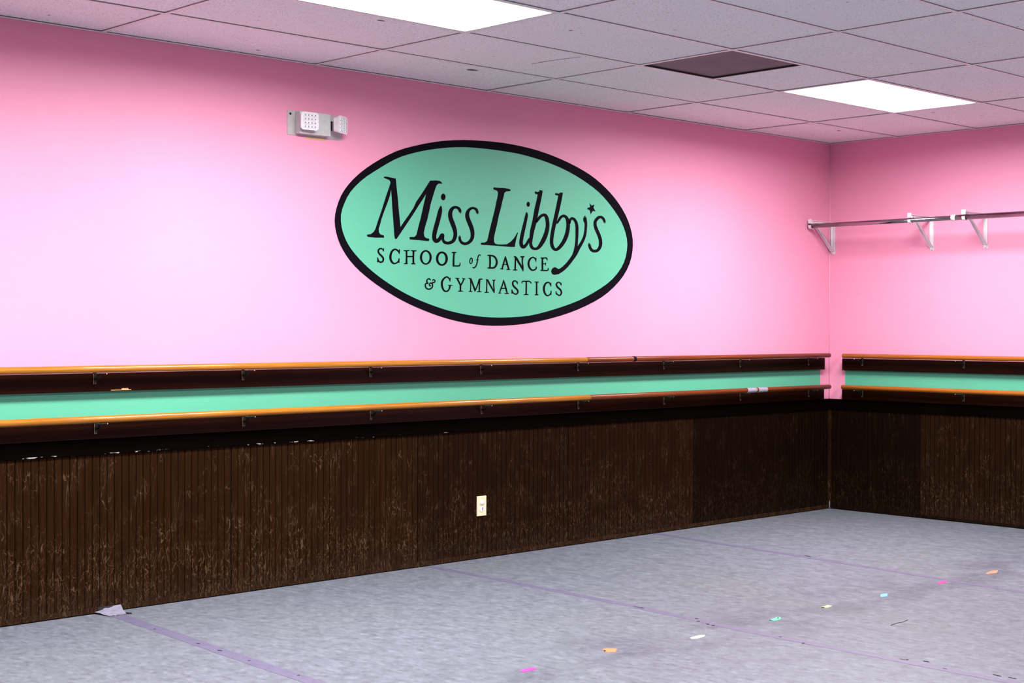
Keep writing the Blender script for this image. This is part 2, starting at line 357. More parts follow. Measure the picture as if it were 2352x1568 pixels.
LETTERS = [
('M', [('P',[-8471,2610,-8305,2628,-7972,2603,-7637,2569,-7591,2181,-7504,1607,-7389,598,-7301,-66,-7442,-421,-7610,-742,-7685,-751,-7734,-579,-7799,141,-7875,860,-7932,1580,-7970,1953,-8026,2065,-8016,2354,-8101,2463,-8305,2507,-8471,2552]),('P',[-8016,2296,-7822,2165,-7915,1957,-7970,1938,-8062,1571,-8228,1186,-8467,683,-8631,300,-8740,-22,-8831,-256,-8813,-427,-8721,-538,-8464,-598,-8445,-712,-9031,-738,-9576,-719,-9659,-638,-9594,-592,-9359,-553,-9160,-415,-9051,-252,-8887,172,-8669,671,-8486,1142,-8266,1703,-8119,2029]),('P',[-7481,-162,-7301,-80,-7068,208,-6691,636,-6369,1035,-6159,1399,-5738,1896,-5391,2331,-5159,2628,-5041,2355,-5409,1932,-5621,1638,-6005,1173,-6311,774,-6690,315,-6992,-51,-7292,-414,-7573,-740,-7666,-721]),('P',[-5159,2628,-4690,2676,-4415,2660,-4276,2572,-4288,2502,-4375,2526,-4552,2502,-4689,2379,-4786,2165,-4922,1830,-5116,1314,-5212,924,-5347,473,-5520,22,-5608,-307,-5577,-512,-5441,-600,-5208,-629,-5227,-748,-5383,-769,-5962,-735,-6630,-729,-6657,-619,-6574,-592,-6307,-580,-6154,-464,-6078,-211,-5983,87,-5850,476,-5678,1075,-5506,1675,-5437,1945,-5430,2240,-5352,2378])]),
('i', [('P',[-4001,1790,-4014,1716,-4051,1652,-4108,1607,-4175,1588,-4241,1599,-4298,1637,-4336,1696,-4349,1768,-4336,1842,-4298,1906,-4242,1951,-4176,1970,-4109,1960,-4052,1922,-4014,1863]),('R',[-4410,1244,-4447,1183,-4485,1127,-4522,1065,-4560,985,-4600,877,-4641,749,-4683,613,-4727,479,-4776,343,-4829,200,-4880,60,-4922,-67,-4953,-176,-4977,-274,-4993,-365,-5002,-449,-5002,-529,-4993,-601,-4975,-667,-4944,-726,-4896,-779,-4828,-821,-4739,-846,-4636,-843,-4546,-814,-4470,-773,-4401,-726,-4337,-671,-4282,-607,-4238,-539,-4203,-482,-4182,-448,-4180,-440,-4189,-439,-4176,-429,-4150,-413],[-4293,1238,-4280,1174,-4264,1114,-4254,1044,-4259,954,-4282,841,-4317,710,-4360,570,-4404,432,-4452,291,-4506,146,-4557,9,-4599,-112,-4631,-215,-4659,-305,-4678,-383,-4689,-450,-4692,-508,-4687,-555,-4678,-592,-4668,-615,-4661,-627,-4660,-631,-4670,-632,-4685,-634,-4675,-631,-4637,-611,-4591,-581,-4552,-549,-4517,-511,-4480,-456,-4439,-396,-4393,-342,-4337,-302,-4279,-281,-4248,-279,-4227,-278],[-4303,1260,-4326,1278,-4362,1280,-4391,1265],[-4115,-380,-4100,-338,-4123,-297,-4173,-279])]),
('s', [('R',[-2772,1027,-2789,1068,-2806,1113,-2831,1163,-2873,1212,-2930,1252,-2995,1283,-3063,1307,-3132,1324,-3202,1331,-3272,1330,-3340,1320,-3407,1303,-3472,1279,-3537,1247,-3599,1207,-3655,1160,-3702,1106,-3742,1047,-3774,984,-3796,918,-3809,851,-3813,783,-3808,711,-3794,635,-3769,556,-3736,478,-3698,401,-3661,324,-3619,244,-3573,163,-3530,85,-3494,12,-3463,-60,-3436,-130,-3415,-196,-3403,-256,-3400,-312,-3405,-362,-3416,-410,-3432,-459,-3453,-511,-3478,-560,-3506,-603,-3539,-635,-3587,-665,-3652,-694,-3723,-717,-3788,-730,-3850,-734,-3915,-729,-3973,-717,-4014,-703,-4039,-689,-4062,-668,-4083,-635,-4098,-597,-4102,-552,-4096,-498,-4085,-436,-4077,-374],[-2971,965,-2993,1008,-3012,1048,-3030,1079,-3049,1101,-3077,1123,-3115,1147,-3157,1166,-3194,1177,-3225,1180,-3257,1177,-3290,1169,-3320,1156,-3352,1138,-3383,1113,-3410,1086,-3432,1056,-3451,1023,-3468,983,-3481,941,-3489,897,-3493,852,-3492,805,-3486,755,-3474,702,-3451,643,-3419,577,-3380,504,-3342,428,-3303,349,-3262,267,-3221,181,-3186,95,-3159,12,-3138,-70,-3122,-151,-3114,-230,-3114,-305,-3122,-376,-3138,-446,-3164,-512,-3199,-578,-3243,-645,-3302,-711,-3377,-770,-3468,-817,-3567,-853,-3668,-878,-3767,-894,-3865,-897,-3963,-891,-4055,-873,-4137,-844,-4202,-799,-4245,-746,-4272,-690,-4292,-632,-4305,-569,-4309,-502,-4311,-439,-4314,-378],[-2930,937,-2873,925,-2812,944,-2780,984],[-4104,-331,-4156,-299,-4229,-301,-4283,-334])]),
('s', [('R',[-1448,1036,-1468,1087,-1487,1141,-1512,1198,-1550,1250,-1604,1290,-1664,1314,-1720,1327,-1770,1335,-1820,1344,-1877,1349,-1940,1348,-2007,1338,-2074,1320,-2141,1295,-2207,1263,-2270,1224,-2327,1179,-2382,1127,-2432,1067,-2469,1000,-2492,930,-2503,858,-2503,783,-2490,705,-2463,624,-2425,543,-2383,465,-2342,389,-2300,313,-2254,238,-2212,168,-2177,102,-2149,39,-2124,-20,-2105,-78,-2092,-139,-2083,-207,-2079,-279,-2082,-347,-2093,-405,-2114,-458,-2144,-510,-2181,-557,-2225,-598,-2282,-637,-2352,-672,-2423,-700,-2483,-715,-2534,-718,-2590,-713,-2645,-699,-2691,-682,-2726,-661,-2758,-632,-2786,-596,-2807,-561,-2819,-530,-2824,-493,-2827,-449,-2831,-402],[-1630,984,-1655,1035,-1678,1087,-1700,1129,-1720,1155,-1737,1169,-1760,1181,-1791,1193,-1830,1203,-1868,1210,-1902,1215,-1933,1215,-1962,1208,-1998,1194,-2038,1173,-2076,1147,-2108,1117,-2137,1082,-2164,1042,-2183,1001,-2193,962,-2197,921,-2194,875,-2186,825,-2171,772,-2147,713,-2112,646,-2072,572,-2031,497,-1990,424,-1947,349,-1904,272,-1866,194,-1837,120,-1813,48,-1796,-27,-1786,-104,-1782,-187,-1785,-273,-1798,-362,-1824,-448,-1865,-527,-1919,-600,-1984,-667,-2059,-726,-2148,-778,-2247,-823,-2350,-857,-2454,-879,-2557,-882,-2654,-869,-2739,-846,-2815,-814,-2880,-772,-2931,-722,-2970,-670,-2999,-616,-3015,-560,-3019,-507,-3017,-460,-3017,-415],[-1594,958,-1543,946,-1487,962,-1457,998],[-2855,-370,-2898,-348,-2955,-352,-2996,-380])]),
('L', [('P',[-326,2539,-221,2592,-73,2581,565,2599,951,2578,1102,2535,1080,2462,715,2407,587,2306,524,2069,406,1752,313,1407,145,964,-2,401,-169,-101,-240,-381,-231,-597,-146,-692,66,-732,406,-725,791,-693,1091,-541,1350,-343,1544,-116,1673,56,1717,17,1631,-174,1545,-428,1481,-650,1460,-822,1092,-837,577,-826,-61,-812,-693,-807,-1235,-807,-1310,-749,-1235,-685,-986,-665,-798,-575,-715,-372,-612,2,-487,376,-362,752,-195,1254,-70,1693,56,2133,76,2319,-30,2420,-262,2451])]),
('i', [('P',[2694,1775,2684,1715,2654,1662,2610,1625,2557,1610,2504,1619,2459,1651,2429,1700,2418,1759,2429,1819,2458,1872,2503,1909,2556,1924,2608,1915,2653,1884,2683,1835]),('R',[2364,1261,2347,1215,2331,1174,2313,1131,2290,1069,2260,980,2224,871,2185,752,2146,633,2107,516,2066,395,2025,273,1986,155,1949,38,1913,-78,1880,-190,1855,-292,1835,-380,1821,-461,1814,-538,1820,-614,1840,-688,1875,-755,1921,-814,1986,-863,2077,-893,2176,-894,2261,-872,2336,-836,2401,-787,2460,-730,2514,-670,2561,-614,2600,-560,2632,-507,2659,-458,2682,-415,2702,-378,2718,-344,2734,-311,2750,-278],[2476,1266,2492,1223,2509,1182,2522,1129,2522,1056,2506,959,2479,845,2447,724,2414,604,2381,485,2344,362,2308,240,2273,122,2240,6,2207,-110,2177,-218,2154,-315,2137,-399,2124,-470,2119,-529,2121,-576,2132,-619,2151,-658,2171,-686,2179,-696,2166,-695,2155,-698,2163,-700,2184,-695,2220,-673,2269,-632,2320,-583,2366,-536,2402,-493,2434,-448,2466,-402,2498,-359,2529,-323,2558,-292,2585,-263,2613,-233],[2463,1285,2438,1298,2404,1297,2378,1281],[2750,-248,2732,-220,2690,-206,2647,-214])]),
('b', [('R',[3378,2568,3361,2481,3345,2400,3327,2312,3298,2201,3255,2059,3200,1894,3142,1714,3087,1530,3036,1334,2986,1128,2938,927,2892,751,2847,607,2802,480,2760,357,2724,227,2698,88,2679,-53,2665,-186,2654,-300,2644,-391,2636,-469,2633,-542,2643,-616,2665,-689,2699,-759,2746,-824,2813,-879,2900,-918,2997,-939,3095,-947,3190,-944,3282,-933,3376,-912,3473,-875,3569,-820,3665,-747,3761,-659,3853,-563,3936,-466,4013,-365,4085,-259,4152,-145,4209,-26,4258,101,4299,234,4331,366,4352,489,4362,600,4361,704,4352,799,4334,888,4308,974,4273,1056,4231,1130,4181,1192,4120,1242,4044,1277,3959,1293,3870,1293,3781,1276,3696,1247,3616,1211,3543,1171,3476,1126,3417,1076,3364,1027,3315,978,3268,929,3225,877,3184,827,3142,777],[3757,2550,3737,2464,3718,2382,3695,2288,3664,2171,3621,2023,3572,1856,3519,1677,3466,1496,3415,1304,3361,1099,3307,896,3254,714,3203,561,3153,430,3107,313,3066,195,3028,65,2992,-70,2960,-198,2935,-311,2915,-402,2900,-473,2894,-530,2897,-581,2910,-634,2932,-682,2958,-721,2985,-747,3017,-766,3065,-783,3120,-792,3174,-791,3223,-780,3269,-760,3314,-730,3363,-688,3421,-625,3485,-543,3551,-450,3617,-355,3682,-260,3747,-163,3808,-63,3862,40,3913,152,3962,273,4002,392,4030,500,4042,594,4043,681,4036,762,4024,838,4007,911,3984,978,3959,1035,3934,1075,3916,1097,3905,1107,3895,1113,3879,1117,3846,1113,3796,1098,3739,1075,3686,1048,3641,1017,3596,979,3549,934,3501,888,3454,844,3408,798,3361,751,3313,703],[3726,2618,3651,2671,3534,2677,3438,2632],[3135,737,3152,698,3205,675,3264,681]),('P',[3092,2528,3169,2577,3324,2543,3609,2617,3764,2690,3739,2460,3402,2328,3324,2415,3144,2421])]),
('b', [('R',[5146,2554,5121,2463,5097,2376,5070,2281,5037,2160,4993,2001,4942,1816,4888,1624,4836,1443,4785,1277,4733,1114,4682,955,4635,800,4592,650,4552,504,4515,364,4483,232,4455,106,4430,-13,4411,-125,4399,-227,4394,-319,4396,-401,4405,-476,4420,-546,4440,-615,4467,-681,4505,-745,4556,-802,4621,-851,4700,-894,4794,-926,4904,-938,5014,-924,5113,-893,5208,-848,5302,-791,5403,-717,5511,-628,5617,-529,5713,-426,5799,-320,5876,-210,5945,-95,6004,21,6052,142,6089,266,6117,387,6136,502,6147,611,6148,715,6140,813,6123,904,6096,988,6058,1065,6012,1134,5956,1194,5888,1245,5810,1283,5726,1309,5638,1321,5547,1316,5460,1296,5379,1265,5304,1223,5236,1168,5175,1106,5122,1044,5076,987,5036,934,5001,882,4970,832,4938,782],[5492,2532,5470,2440,5449,2352,5425,2254,5391,2131,5345,1972,5290,1786,5230,1592,5173,1409,5117,1240,5060,1076,5005,919,4955,767,4910,619,4867,475,4829,337,4795,208,4765,85,4739,-30,4718,-136,4703,-231,4696,-312,4694,-382,4697,-445,4706,-504,4719,-560,4737,-610,4757,-651,4782,-684,4815,-716,4854,-745,4888,-763,4911,-767,4936,-760,4977,-740,5031,-704,5096,-653,5175,-586,5263,-503,5351,-410,5429,-318,5498,-223,5563,-124,5621,-22,5671,81,5715,187,5752,298,5782,408,5804,511,5818,607,5823,698,5822,783,5814,859,5801,926,5782,987,5759,1039,5732,1079,5701,1109,5666,1131,5629,1146,5598,1153,5570,1153,5534,1147,5493,1133,5451,1112,5407,1079,5358,1029,5306,971,5255,916,5208,869,5164,824,5120,779,5076,733],[5465,2594,5399,2643,5292,2650,5203,2611],[4935,752,4952,723,4994,707,5040,714]),('P',[4814,2529,4920,2592,5106,2567,5345,2601,5521,2679,5479,2460,5186,2386,5069,2453,4867,2466])]),
('y', [('R',[6184,773,6209,844,6232,916,6256,977,6281,1014,6304,1033,6324,1045,6337,1050,6345,1049,6373,1040,6420,1016,6469,981,6510,940,6545,890,6576,829,6601,758,6620,677,6631,582,6633,473,6632,355,6632,239,6633,125,6633,10,6632,-102,6626,-209,6614,-308,6599,-402,6581,-492,6560,-580,6538,-666,6515,-747,6488,-825,6456,-904,6415,-988,6366,-1076,6312,-1169,6259,-1262],[6045,780,6049,850,6051,925,6060,1000,6087,1070,6139,1130,6210,1175,6300,1202,6400,1205,6491,1185,6576,1149,6656,1100,6725,1040,6780,972,6826,896,6863,810,6890,714,6905,605,6909,487,6907,366,6904,249,6899,133,6890,16,6880,-100,6870,-209,6862,-311,6853,-409,6843,-503,6830,-596,6815,-685,6799,-773,6776,-863,6741,-957,6691,-1053,6630,-1147,6567,-1239,6507,-1329],[6057,755,6085,736,6128,734,6162,750],[6263,-1313,6299,-1360,6375,-1380,6451,-1364]),('R',[7344,1251,7338,1204,7331,1155,7328,1103,7336,1045,7362,992,7396,952,7425,919,7445,874,7452,808,7452,728,7446,640,7435,547,7422,447,7405,343,7381,239,7350,141,7308,48,7258,-43,7200,-134,7134,-226,7058,-320,6971,-415,6880,-511,6792,-606,6713,-697,6640,-782,6570,-864,6499,-945,6426,-1030,6352,-1117,6274,-1204,6193,-1291,6105,-1379,6012,-1468,5919,-1553,5826,-1632,5735,-1704,5643,-1771,5553,-1832,5465,-1886,5378,-1934,5292,-1977,5210,-2012,5134,-2038,5062,-2052,4985,-2061,4893,-2067,4797,-2077],[7608,1273,7619,1225,7631,1179,7642,1138,7650,1101,7657,1069,7666,1028,7679,971,7686,901,7687,821,7683,734,7676,641,7666,545,7655,443,7641,334,7621,221,7590,109,7546,3,7494,-99,7434,-199,7369,-300,7294,-404,7211,-508,7130,-608,7057,-702,6995,-792,6937,-881,6877,-971,6807,-1063,6728,-1153,6644,-1241,6556,-1329,6466,-1417,6373,-1508,6276,-1600,6177,-1691,6079,-1776,5983,-1856,5887,-1932,5790,-2003,5691,-2069,5591,-2129,5490,-2183,5386,-2231,5276,-2275,5162,-2309,5054,-2332,4959,-2350,4871,-2368],[7573,1314,7511,1342,7430,1335,7373,1297],[4704,-2128,4646,-2204,4669,-2294,4760,-2348]),('P',[4674,-1967,4832,-1918,4992,-1958,5204,-2044,5418,-2038,5525,-2128,5206,-2324,4781,-2391,4596,-2340,4517,-2194,4569,-2044])]),
('star', [('P',[7903,2178,8070,2016,8337,2089,8254,1894,8445,1676,8183,1688,8006,1461,7921,1723,7683,1766,7710,1851,7959,1915])]),
('s', [('R',[9389,1057,9373,1105,9358,1157,9334,1213,9295,1268,9240,1317,9175,1361,9096,1399,9003,1424,8904,1431,8804,1422,8705,1398,8611,1360,8524,1308,8440,1245,8365,1172,8307,1094,8272,1014,8257,933,8256,854,8266,774,8290,695,8325,618,8366,544,8409,471,8456,395,8509,320,8560,247,8605,176,8646,104,8684,32,8715,-37,8738,-104,8753,-174,8761,-246,8762,-314,8755,-377,8742,-436,8722,-493,8695,-546,8663,-590,8625,-628,8580,-661,8532,-687,8486,-704,8430,-716,8362,-722,8297,-721,8248,-713,8208,-697,8164,-669,8120,-631,8083,-590,8054,-546,8030,-492,8008,-429,7983,-366],[9194,1009,9168,1057,9145,1104,9122,1142,9094,1172,9056,1201,9011,1231,8967,1251,8933,1259,8898,1259,8854,1252,8808,1238,8763,1217,8711,1183,8652,1136,8600,1084,8566,1036,8548,990,8541,936,8543,878,8553,819,8574,762,8607,700,8649,634,8693,564,8739,494,8790,421,8843,344,8892,266,8936,189,8978,111,9014,30,9043,-53,9061,-138,9072,-224,9073,-309,9062,-392,9038,-472,9001,-549,8954,-621,8898,-687,8832,-746,8755,-798,8669,-842,8572,-875,8466,-894,8356,-901,8246,-896,8140,-876,8047,-838,7972,-789,7910,-734,7859,-674,7820,-608,7795,-539,7777,-474,7757,-412],[9231,983,9286,970,9346,985,9380,1020],[7942,-334,7881,-317,7812,-331,7771,-369])]),
('S', [('R',[-8454,-1442,-8457,-1425,-8460,-1407,-8466,-1386,-8480,-1364,-8501,-1343,-8527,-1323,-8556,-1305,-8586,-1290,-8615,-1279,-8646,-1271,-8682,-1269,-8720,-1273,-8759,-1285,-8798,-1301,-8834,-1323,-8866,-1349,-8889,-1378,-8906,-1410,-8915,-1445,-8916,-1482,-8908,-1519,-8892,-1556,-8871,-1591,-8843,-1626,-8809,-1659,-8769,-1689,-8731,-1715,-8698,-1740,-8666,-1764,-8635,-1786,-8610,-1805,-8592,-1823,-8580,-1843,-8571,-1865,-8567,-1886,-8566,-1906,-8568,-1925,-8575,-1946,-8584,-1964,-8595,-1979,-8611,-1992,-8634,-2006,-8657,-2016,-8676,-2021,-8692,-2021,-8713,-2018,-8736,-2010,-8757,-1998,-8776,-1981,-8796,-1956,-8814,-1929,-8830,-1904,-8841,-1883,-8850,-1859,-8859,-1832,-8868,-1805],[-8507,-1458,-8518,-1442,-8528,-1427,-8538,-1416,-8549,-1405,-8566,-1392,-8588,-1377,-8610,-1363,-8631,-1353,-8650,-1347,-8667,-1344,-8682,-1344,-8695,-1347,-8715,-1355,-8739,-1369,-8761,-1384,-8776,-1399,-8786,-1415,-8795,-1432,-8799,-1451,-8798,-1469,-8792,-1489,-8779,-1514,-8761,-1540,-8741,-1564,-8714,-1586,-8679,-1609,-8639,-1635,-8602,-1661,-8570,-1686,-8539,-1711,-8508,-1739,-8481,-1770,-8461,-1803,-8447,-1837,-8439,-1872,-8438,-1907,-8445,-1941,-8458,-1976,-8478,-2008,-8505,-2037,-8540,-2062,-8579,-2082,-8623,-2097,-8668,-2105,-8713,-2103,-8754,-2093,-8792,-2077,-8825,-2056,-8856,-2030,-8883,-1999,-8906,-1966,-8922,-1934,-8931,-1901,-8932,-1869,-8930,-1841,-8930,-1813],[-8496,-1466,-8481,-1470,-8464,-1465,-8456,-1454],[-8877,-1794,-8892,-1788,-8912,-1790,-8924,-1800]),('P',[-8495,-1273,-8447,-1286,-8466,-1472,-8515,-1462]),('P',[-8946,-2076,-8905,-1809,-8848,-1874,-8833,-2039,-8890,-2075])]),
('C', [('R',[-7347,-1548,-7351,-1519,-7353,-1488,-7360,-1455,-7375,-1422,-7400,-1391,-7431,-1363,-7465,-1339,-7500,-1318,-7537,-1301,-7579,-1286,-7629,-1276,-7684,-1275,-7740,-1283,-7796,-1300,-7852,-1324,-7903,-1355,-7947,-1395,-7984,-1440,-8015,-1488,-8040,-1535,-8061,-1584,-8077,-1634,-8087,-1684,-8092,-1734,-8091,-1784,-8085,-1835,-8073,-1885,-8054,-1933,-8027,-1980,-7994,-2023,-7956,-2062,-7915,-2094,-7870,-2117,-7821,-2133,-7772,-2141,-7722,-2142,-7672,-2135,-7623,-2122,-7578,-2106,-7537,-2087,-7497,-2066,-7457,-2041,-7420,-2012,-7388,-1978,-7368,-1939,-7359,-1900,-7353,-1863,-7347,-1829],[-7403,-1560,-7418,-1533,-7432,-1506,-7446,-1483,-7463,-1465,-7484,-1447,-7511,-1429,-7540,-1413,-7570,-1398,-7600,-1384,-7628,-1371,-7653,-1364,-7675,-1363,-7704,-1371,-7739,-1387,-7773,-1408,-7801,-1430,-7826,-1458,-7851,-1493,-7873,-1532,-7892,-1571,-7906,-1611,-7916,-1651,-7923,-1692,-7926,-1733,-7926,-1773,-7923,-1814,-7916,-1853,-7905,-1888,-7888,-1922,-7865,-1956,-7839,-1987,-7814,-2011,-7792,-2028,-7769,-2042,-7745,-2052,-7719,-2057,-7691,-2055,-7658,-2048,-7622,-2036,-7588,-2021,-7555,-2003,-7523,-1984,-7496,-1962,-7476,-1942,-7462,-1918,-7452,-1889,-7443,-1854,-7432,-1819],[-7393,-1569,-7378,-1574,-7361,-1570,-7351,-1560],[-7353,-1811,-7369,-1797,-7395,-1794,-7417,-1804]),('P',[-7405,-1297,-7318,-1305,-7355,-1587,-7419,-1444]),('P',[-7433,-1803,-7354,-1811,-7365,-2059,-7447,-2039])]),
('H', [('R',[-6928,-1381,-6926,-1465,-6923,-1550,-6922,-1634,-6921,-1718,-6923,-1802,-6927,-1886,-6931,-1970,-6935,-2055],[-6805,-1375,-6804,-1459,-6802,-1544,-6800,-1628,-6799,-1713,-6797,-1798,-6797,-1883,-6796,-1968,-6795,-2052],[-6821,-1352,-6849,-1337,-6887,-1339,-6914,-1357],[-6919,-2081,-6887,-2100,-6844,-2099,-6812,-2079]),('R',[-7058,-1392,-7012,-1394,-6965,-1397,-6916,-1399,-6865,-1398,-6813,-1393,-6761,-1386,-6709,-1377,-6658,-1370],[-7054,-1342,-7007,-1341,-6960,-1339,-6914,-1338,-6868,-1335,-6820,-1331,-6770,-1326,-6718,-1321,-6666,-1316],[-7070,-1348,-7083,-1359,-7084,-1374,-7073,-1386],[-6642,-1361,-6631,-1347,-6634,-1331,-6648,-1320]),('R',[-7035,-2115,-7001,-2114,-6966,-2114,-6934,-2113,-6906,-2112,-6879,-2110,-6853,-2108,-6824,-2105,-6794,-2102],[-7045,-2071,-7013,-2061,-6981,-2050,-6947,-2040,-6912,-2034,-6878,-2033,-6846,-2037,-6818,-2042,-6789,-2046],[-7058,-2079,-7066,-2090,-7063,-2104,-7050,-2112],[-6776,-2096,-6762,-2083,-6760,-2066,-6772,-2053]),('R',[-6433,-1360,-6434,-1444,-6436,-1529,-6438,-1615,-6439,-1700,-6440,-1786,-6440,-1871,-6440,-1956,-6440,-2041],[-6291,-1358,-6296,-1443,-6301,-1528,-6305,-1612,-6307,-1696,-6305,-1781,-6301,-1865,-6297,-1949,-6292,-2034],[-6307,-1331,-6339,-1312,-6382,-1313,-6415,-1333],[-6421,-2068,-6388,-2086,-6342,-2084,-6310,-2063]),('R',[-6533,-1374,-6486,-1378,-6437,-1382,-6388,-1386,-6339,-1387,-6292,-1385,-6246,-1380,-6202,-1374,-6159,-1369],[-6526,-1320,-6478,-1320,-6429,-1320,-6382,-1320,-6337,-1319,-6295,-1318,-6252,-1315,-6208,-1313,-6164,-1310],[-6544,-1326,-6558,-1337,-6561,-1354,-6550,-1367],[-6141,-1360,-6128,-1346,-6130,-1328,-6145,-1316]),('R',[-6509,-2101,-6471,-2101,-6433,-2101,-6398,-2101,-6368,-2101,-6339,-2100,-6308,-2100,-6274,-2099,-6240,-2099],[-6517,-2052,-6481,-2042,-6444,-2032,-6405,-2023,-6365,-2019,-6325,-2023,-6290,-2031,-6258,-2041,-6227,-2050],[-6532,-2060,-6542,-2072,-6539,-2087,-6526,-2097],[-6223,-2095,-6208,-2085,-6204,-2070,-6213,-2057]),('R',[-6851,-1720,-6789,-1717,-6726,-1715,-6664,-1713,-6602,-1711,-6543,-1709,-6484,-1707,-6426,-1705,-6367,-1703],[-6851,-1652,-6789,-1650,-6726,-1648,-6664,-1645,-6602,-1643,-6543,-1641,-6484,-1639,-6426,-1637,-6367,-1635],[-6873,-1661,-6888,-1677,-6888,-1698,-6873,-1712],[-6346,-1694,-6330,-1678,-6330,-1657,-6346,-1642])]),
('O', [('O',[-5020,-1667,-5033,-1766,-5070,-1860,-5131,-1944,-5210,-2012,-5304,-2061,-5407,-2088,-5513,-2092,-5616,-2071,-5710,-2028,-5789,-1965,-5849,-1886,-5887,-1795,-5900,-1698,-5887,-1599,-5850,-1506,-5790,-1423,-5712,-1354,-5618,-1305,-5516,-1277,-5410,-1273,-5306,-1293,-5212,-1335,-5132,-1398,-5071,-1477,-5033,-1569],[-5192,-1678,-5199,-1756,-5222,-1830,-5259,-1897,-5308,-1950,-5365,-1989,-5428,-2010,-5493,-2012,-5556,-1995,-5614,-1960,-5662,-1910,-5699,-1847,-5722,-1774,-5730,-1696,-5723,-1618,-5700,-1544,-5663,-1478,-5615,-1424,-5558,-1386,-5495,-1365,-5430,-1362,-5367,-1379,-5309,-1413,-5260,-1463,-5223,-1527,-5200,-1600])]),
('O', [('O',[-3815,-1697,-3827,-1795,-3866,-1889,-3928,-1973,-4010,-2041,-4106,-2090,-4212,-2117,-4321,-2121,-4427,-2100,-4523,-2058,-4604,-1995,-4666,-1916,-4704,-1825,-4718,-1728,-4705,-1629,-4667,-1536,-4606,-1453,-4525,-1384,-4429,-1335,-4323,-1307,-4215,-1303,-4109,-1323,-4012,-1365,-3930,-1428,-3867,-1507,-3828,-1599],[-3999,-1708,-4006,-1781,-4029,-1850,-4066,-1912,-4114,-1962,-4172,-1998,-4235,-2017,-4299,-2020,-4362,-2004,-4419,-1972,-4468,-1925,-4505,-1866,-4528,-1798,-4536,-1726,-4528,-1653,-4506,-1584,-4469,-1522,-4421,-1472,-4364,-1436,-4301,-1416,-4236,-1414,-4173,-1429,-4116,-1461,-4067,-1508,-4030,-1567,-4007,-1635])]),
('L', [('R',[-3414,-1335,-3424,-1401,-3434,-1465,-3443,-1534,-3451,-1617,-3456,-1717,-3459,-1829,-3462,-1946,-3465,-2059],[-3291,-1339,-3297,-1406,-3304,-1469,-3310,-1537,-3315,-1617,-3317,-1714,-3317,-1826,-3317,-1942,-3316,-2056],[-3303,-1316,-3329,-1299,-3367,-1297,-3397,-1313],[-3447,-2086,-3414,-2105,-3368,-2104,-3335,-2084]),('R',[-3517,-1364,-3474,-1367,-3431,-1371,-3388,-1373,-3346,-1373,-3305,-1370,-3265,-1364,-3225,-1358,-3185,-1352],[-3517,-1313,-3474,-1307,-3431,-1301,-3389,-1295,-3347,-1292,-3306,-1292,-3265,-1294,-3225,-1298,-3185,-1301],[-3533,-1320,-3545,-1332,-3545,-1348,-3533,-1359],[-3168,-1345,-3156,-1333,-3156,-1318,-3169,-1307]),('R',[-3439,-2131,-3368,-2130,-3296,-2130,-3225,-2129,-3158,-2127,-3098,-2125,-3043,-2123,-2990,-2120,-2937,-2118],[-3435,-2057,-3364,-2058,-3292,-2058,-3222,-2059,-3158,-2058,-3101,-2054,-3048,-2050,-2996,-2044,-2943,-2039],[-3460,-2066,-3478,-2083,-3479,-2106,-3463,-2122],[-2912,-2107,-2894,-2088,-2896,-2063,-2917,-2047]),('R',[-2870,-2074,-2866,-2043,-2862,-2011,-2859,-1979,-2859,-1950,-2864,-1925,-2873,-1906,-2883,-1891,-2891,-1876],[-2979,-2059,-2965,-2029,-2950,-1999,-2937,-1971,-2928,-1949,-2924,-1932,-2924,-1917,-2926,-1901,-2928,-1883],[-2972,-2081,-2952,-2099,-2918,-2104,-2889,-2092],[-2898,-1870,-2907,-1867,-2919,-1870,-2925,-1876])]),
('o', [('O',[-1904,-1769,-1915,-1814,-1934,-1857,-1959,-1894,-1988,-1923,-2021,-1943,-2055,-1952,-2088,-1950,-2118,-1937,-2144,-1914,-2164,-1882,-2177,-1843,-2182,-1799,-2178,-1753,-2167,-1708,-2149,-1665,-2124,-1628,-2094,-1599,-2061,-1579,-2028,-1570,-1995,-1572,-1964,-1585,-1938,-1608,-1918,-1640,-1906,-1679,-1901,-1723],[-1986,-1769,-1993,-1799,-2002,-1826,-2013,-1850,-2026,-1869,-2040,-1882,-2054,-1888,-2067,-1888,-2079,-1880,-2088,-1865,-2095,-1845,-2099,-1820,-2099,-1793,-2096,-1763,-2090,-1734,-2081,-1707,-2069,-1683,-2056,-1664,-2043,-1651,-2029,-1644,-2015,-1645,-2004,-1653,-1994,-1667,-1987,-1687,-1984,-1712,-1983,-1740])]),
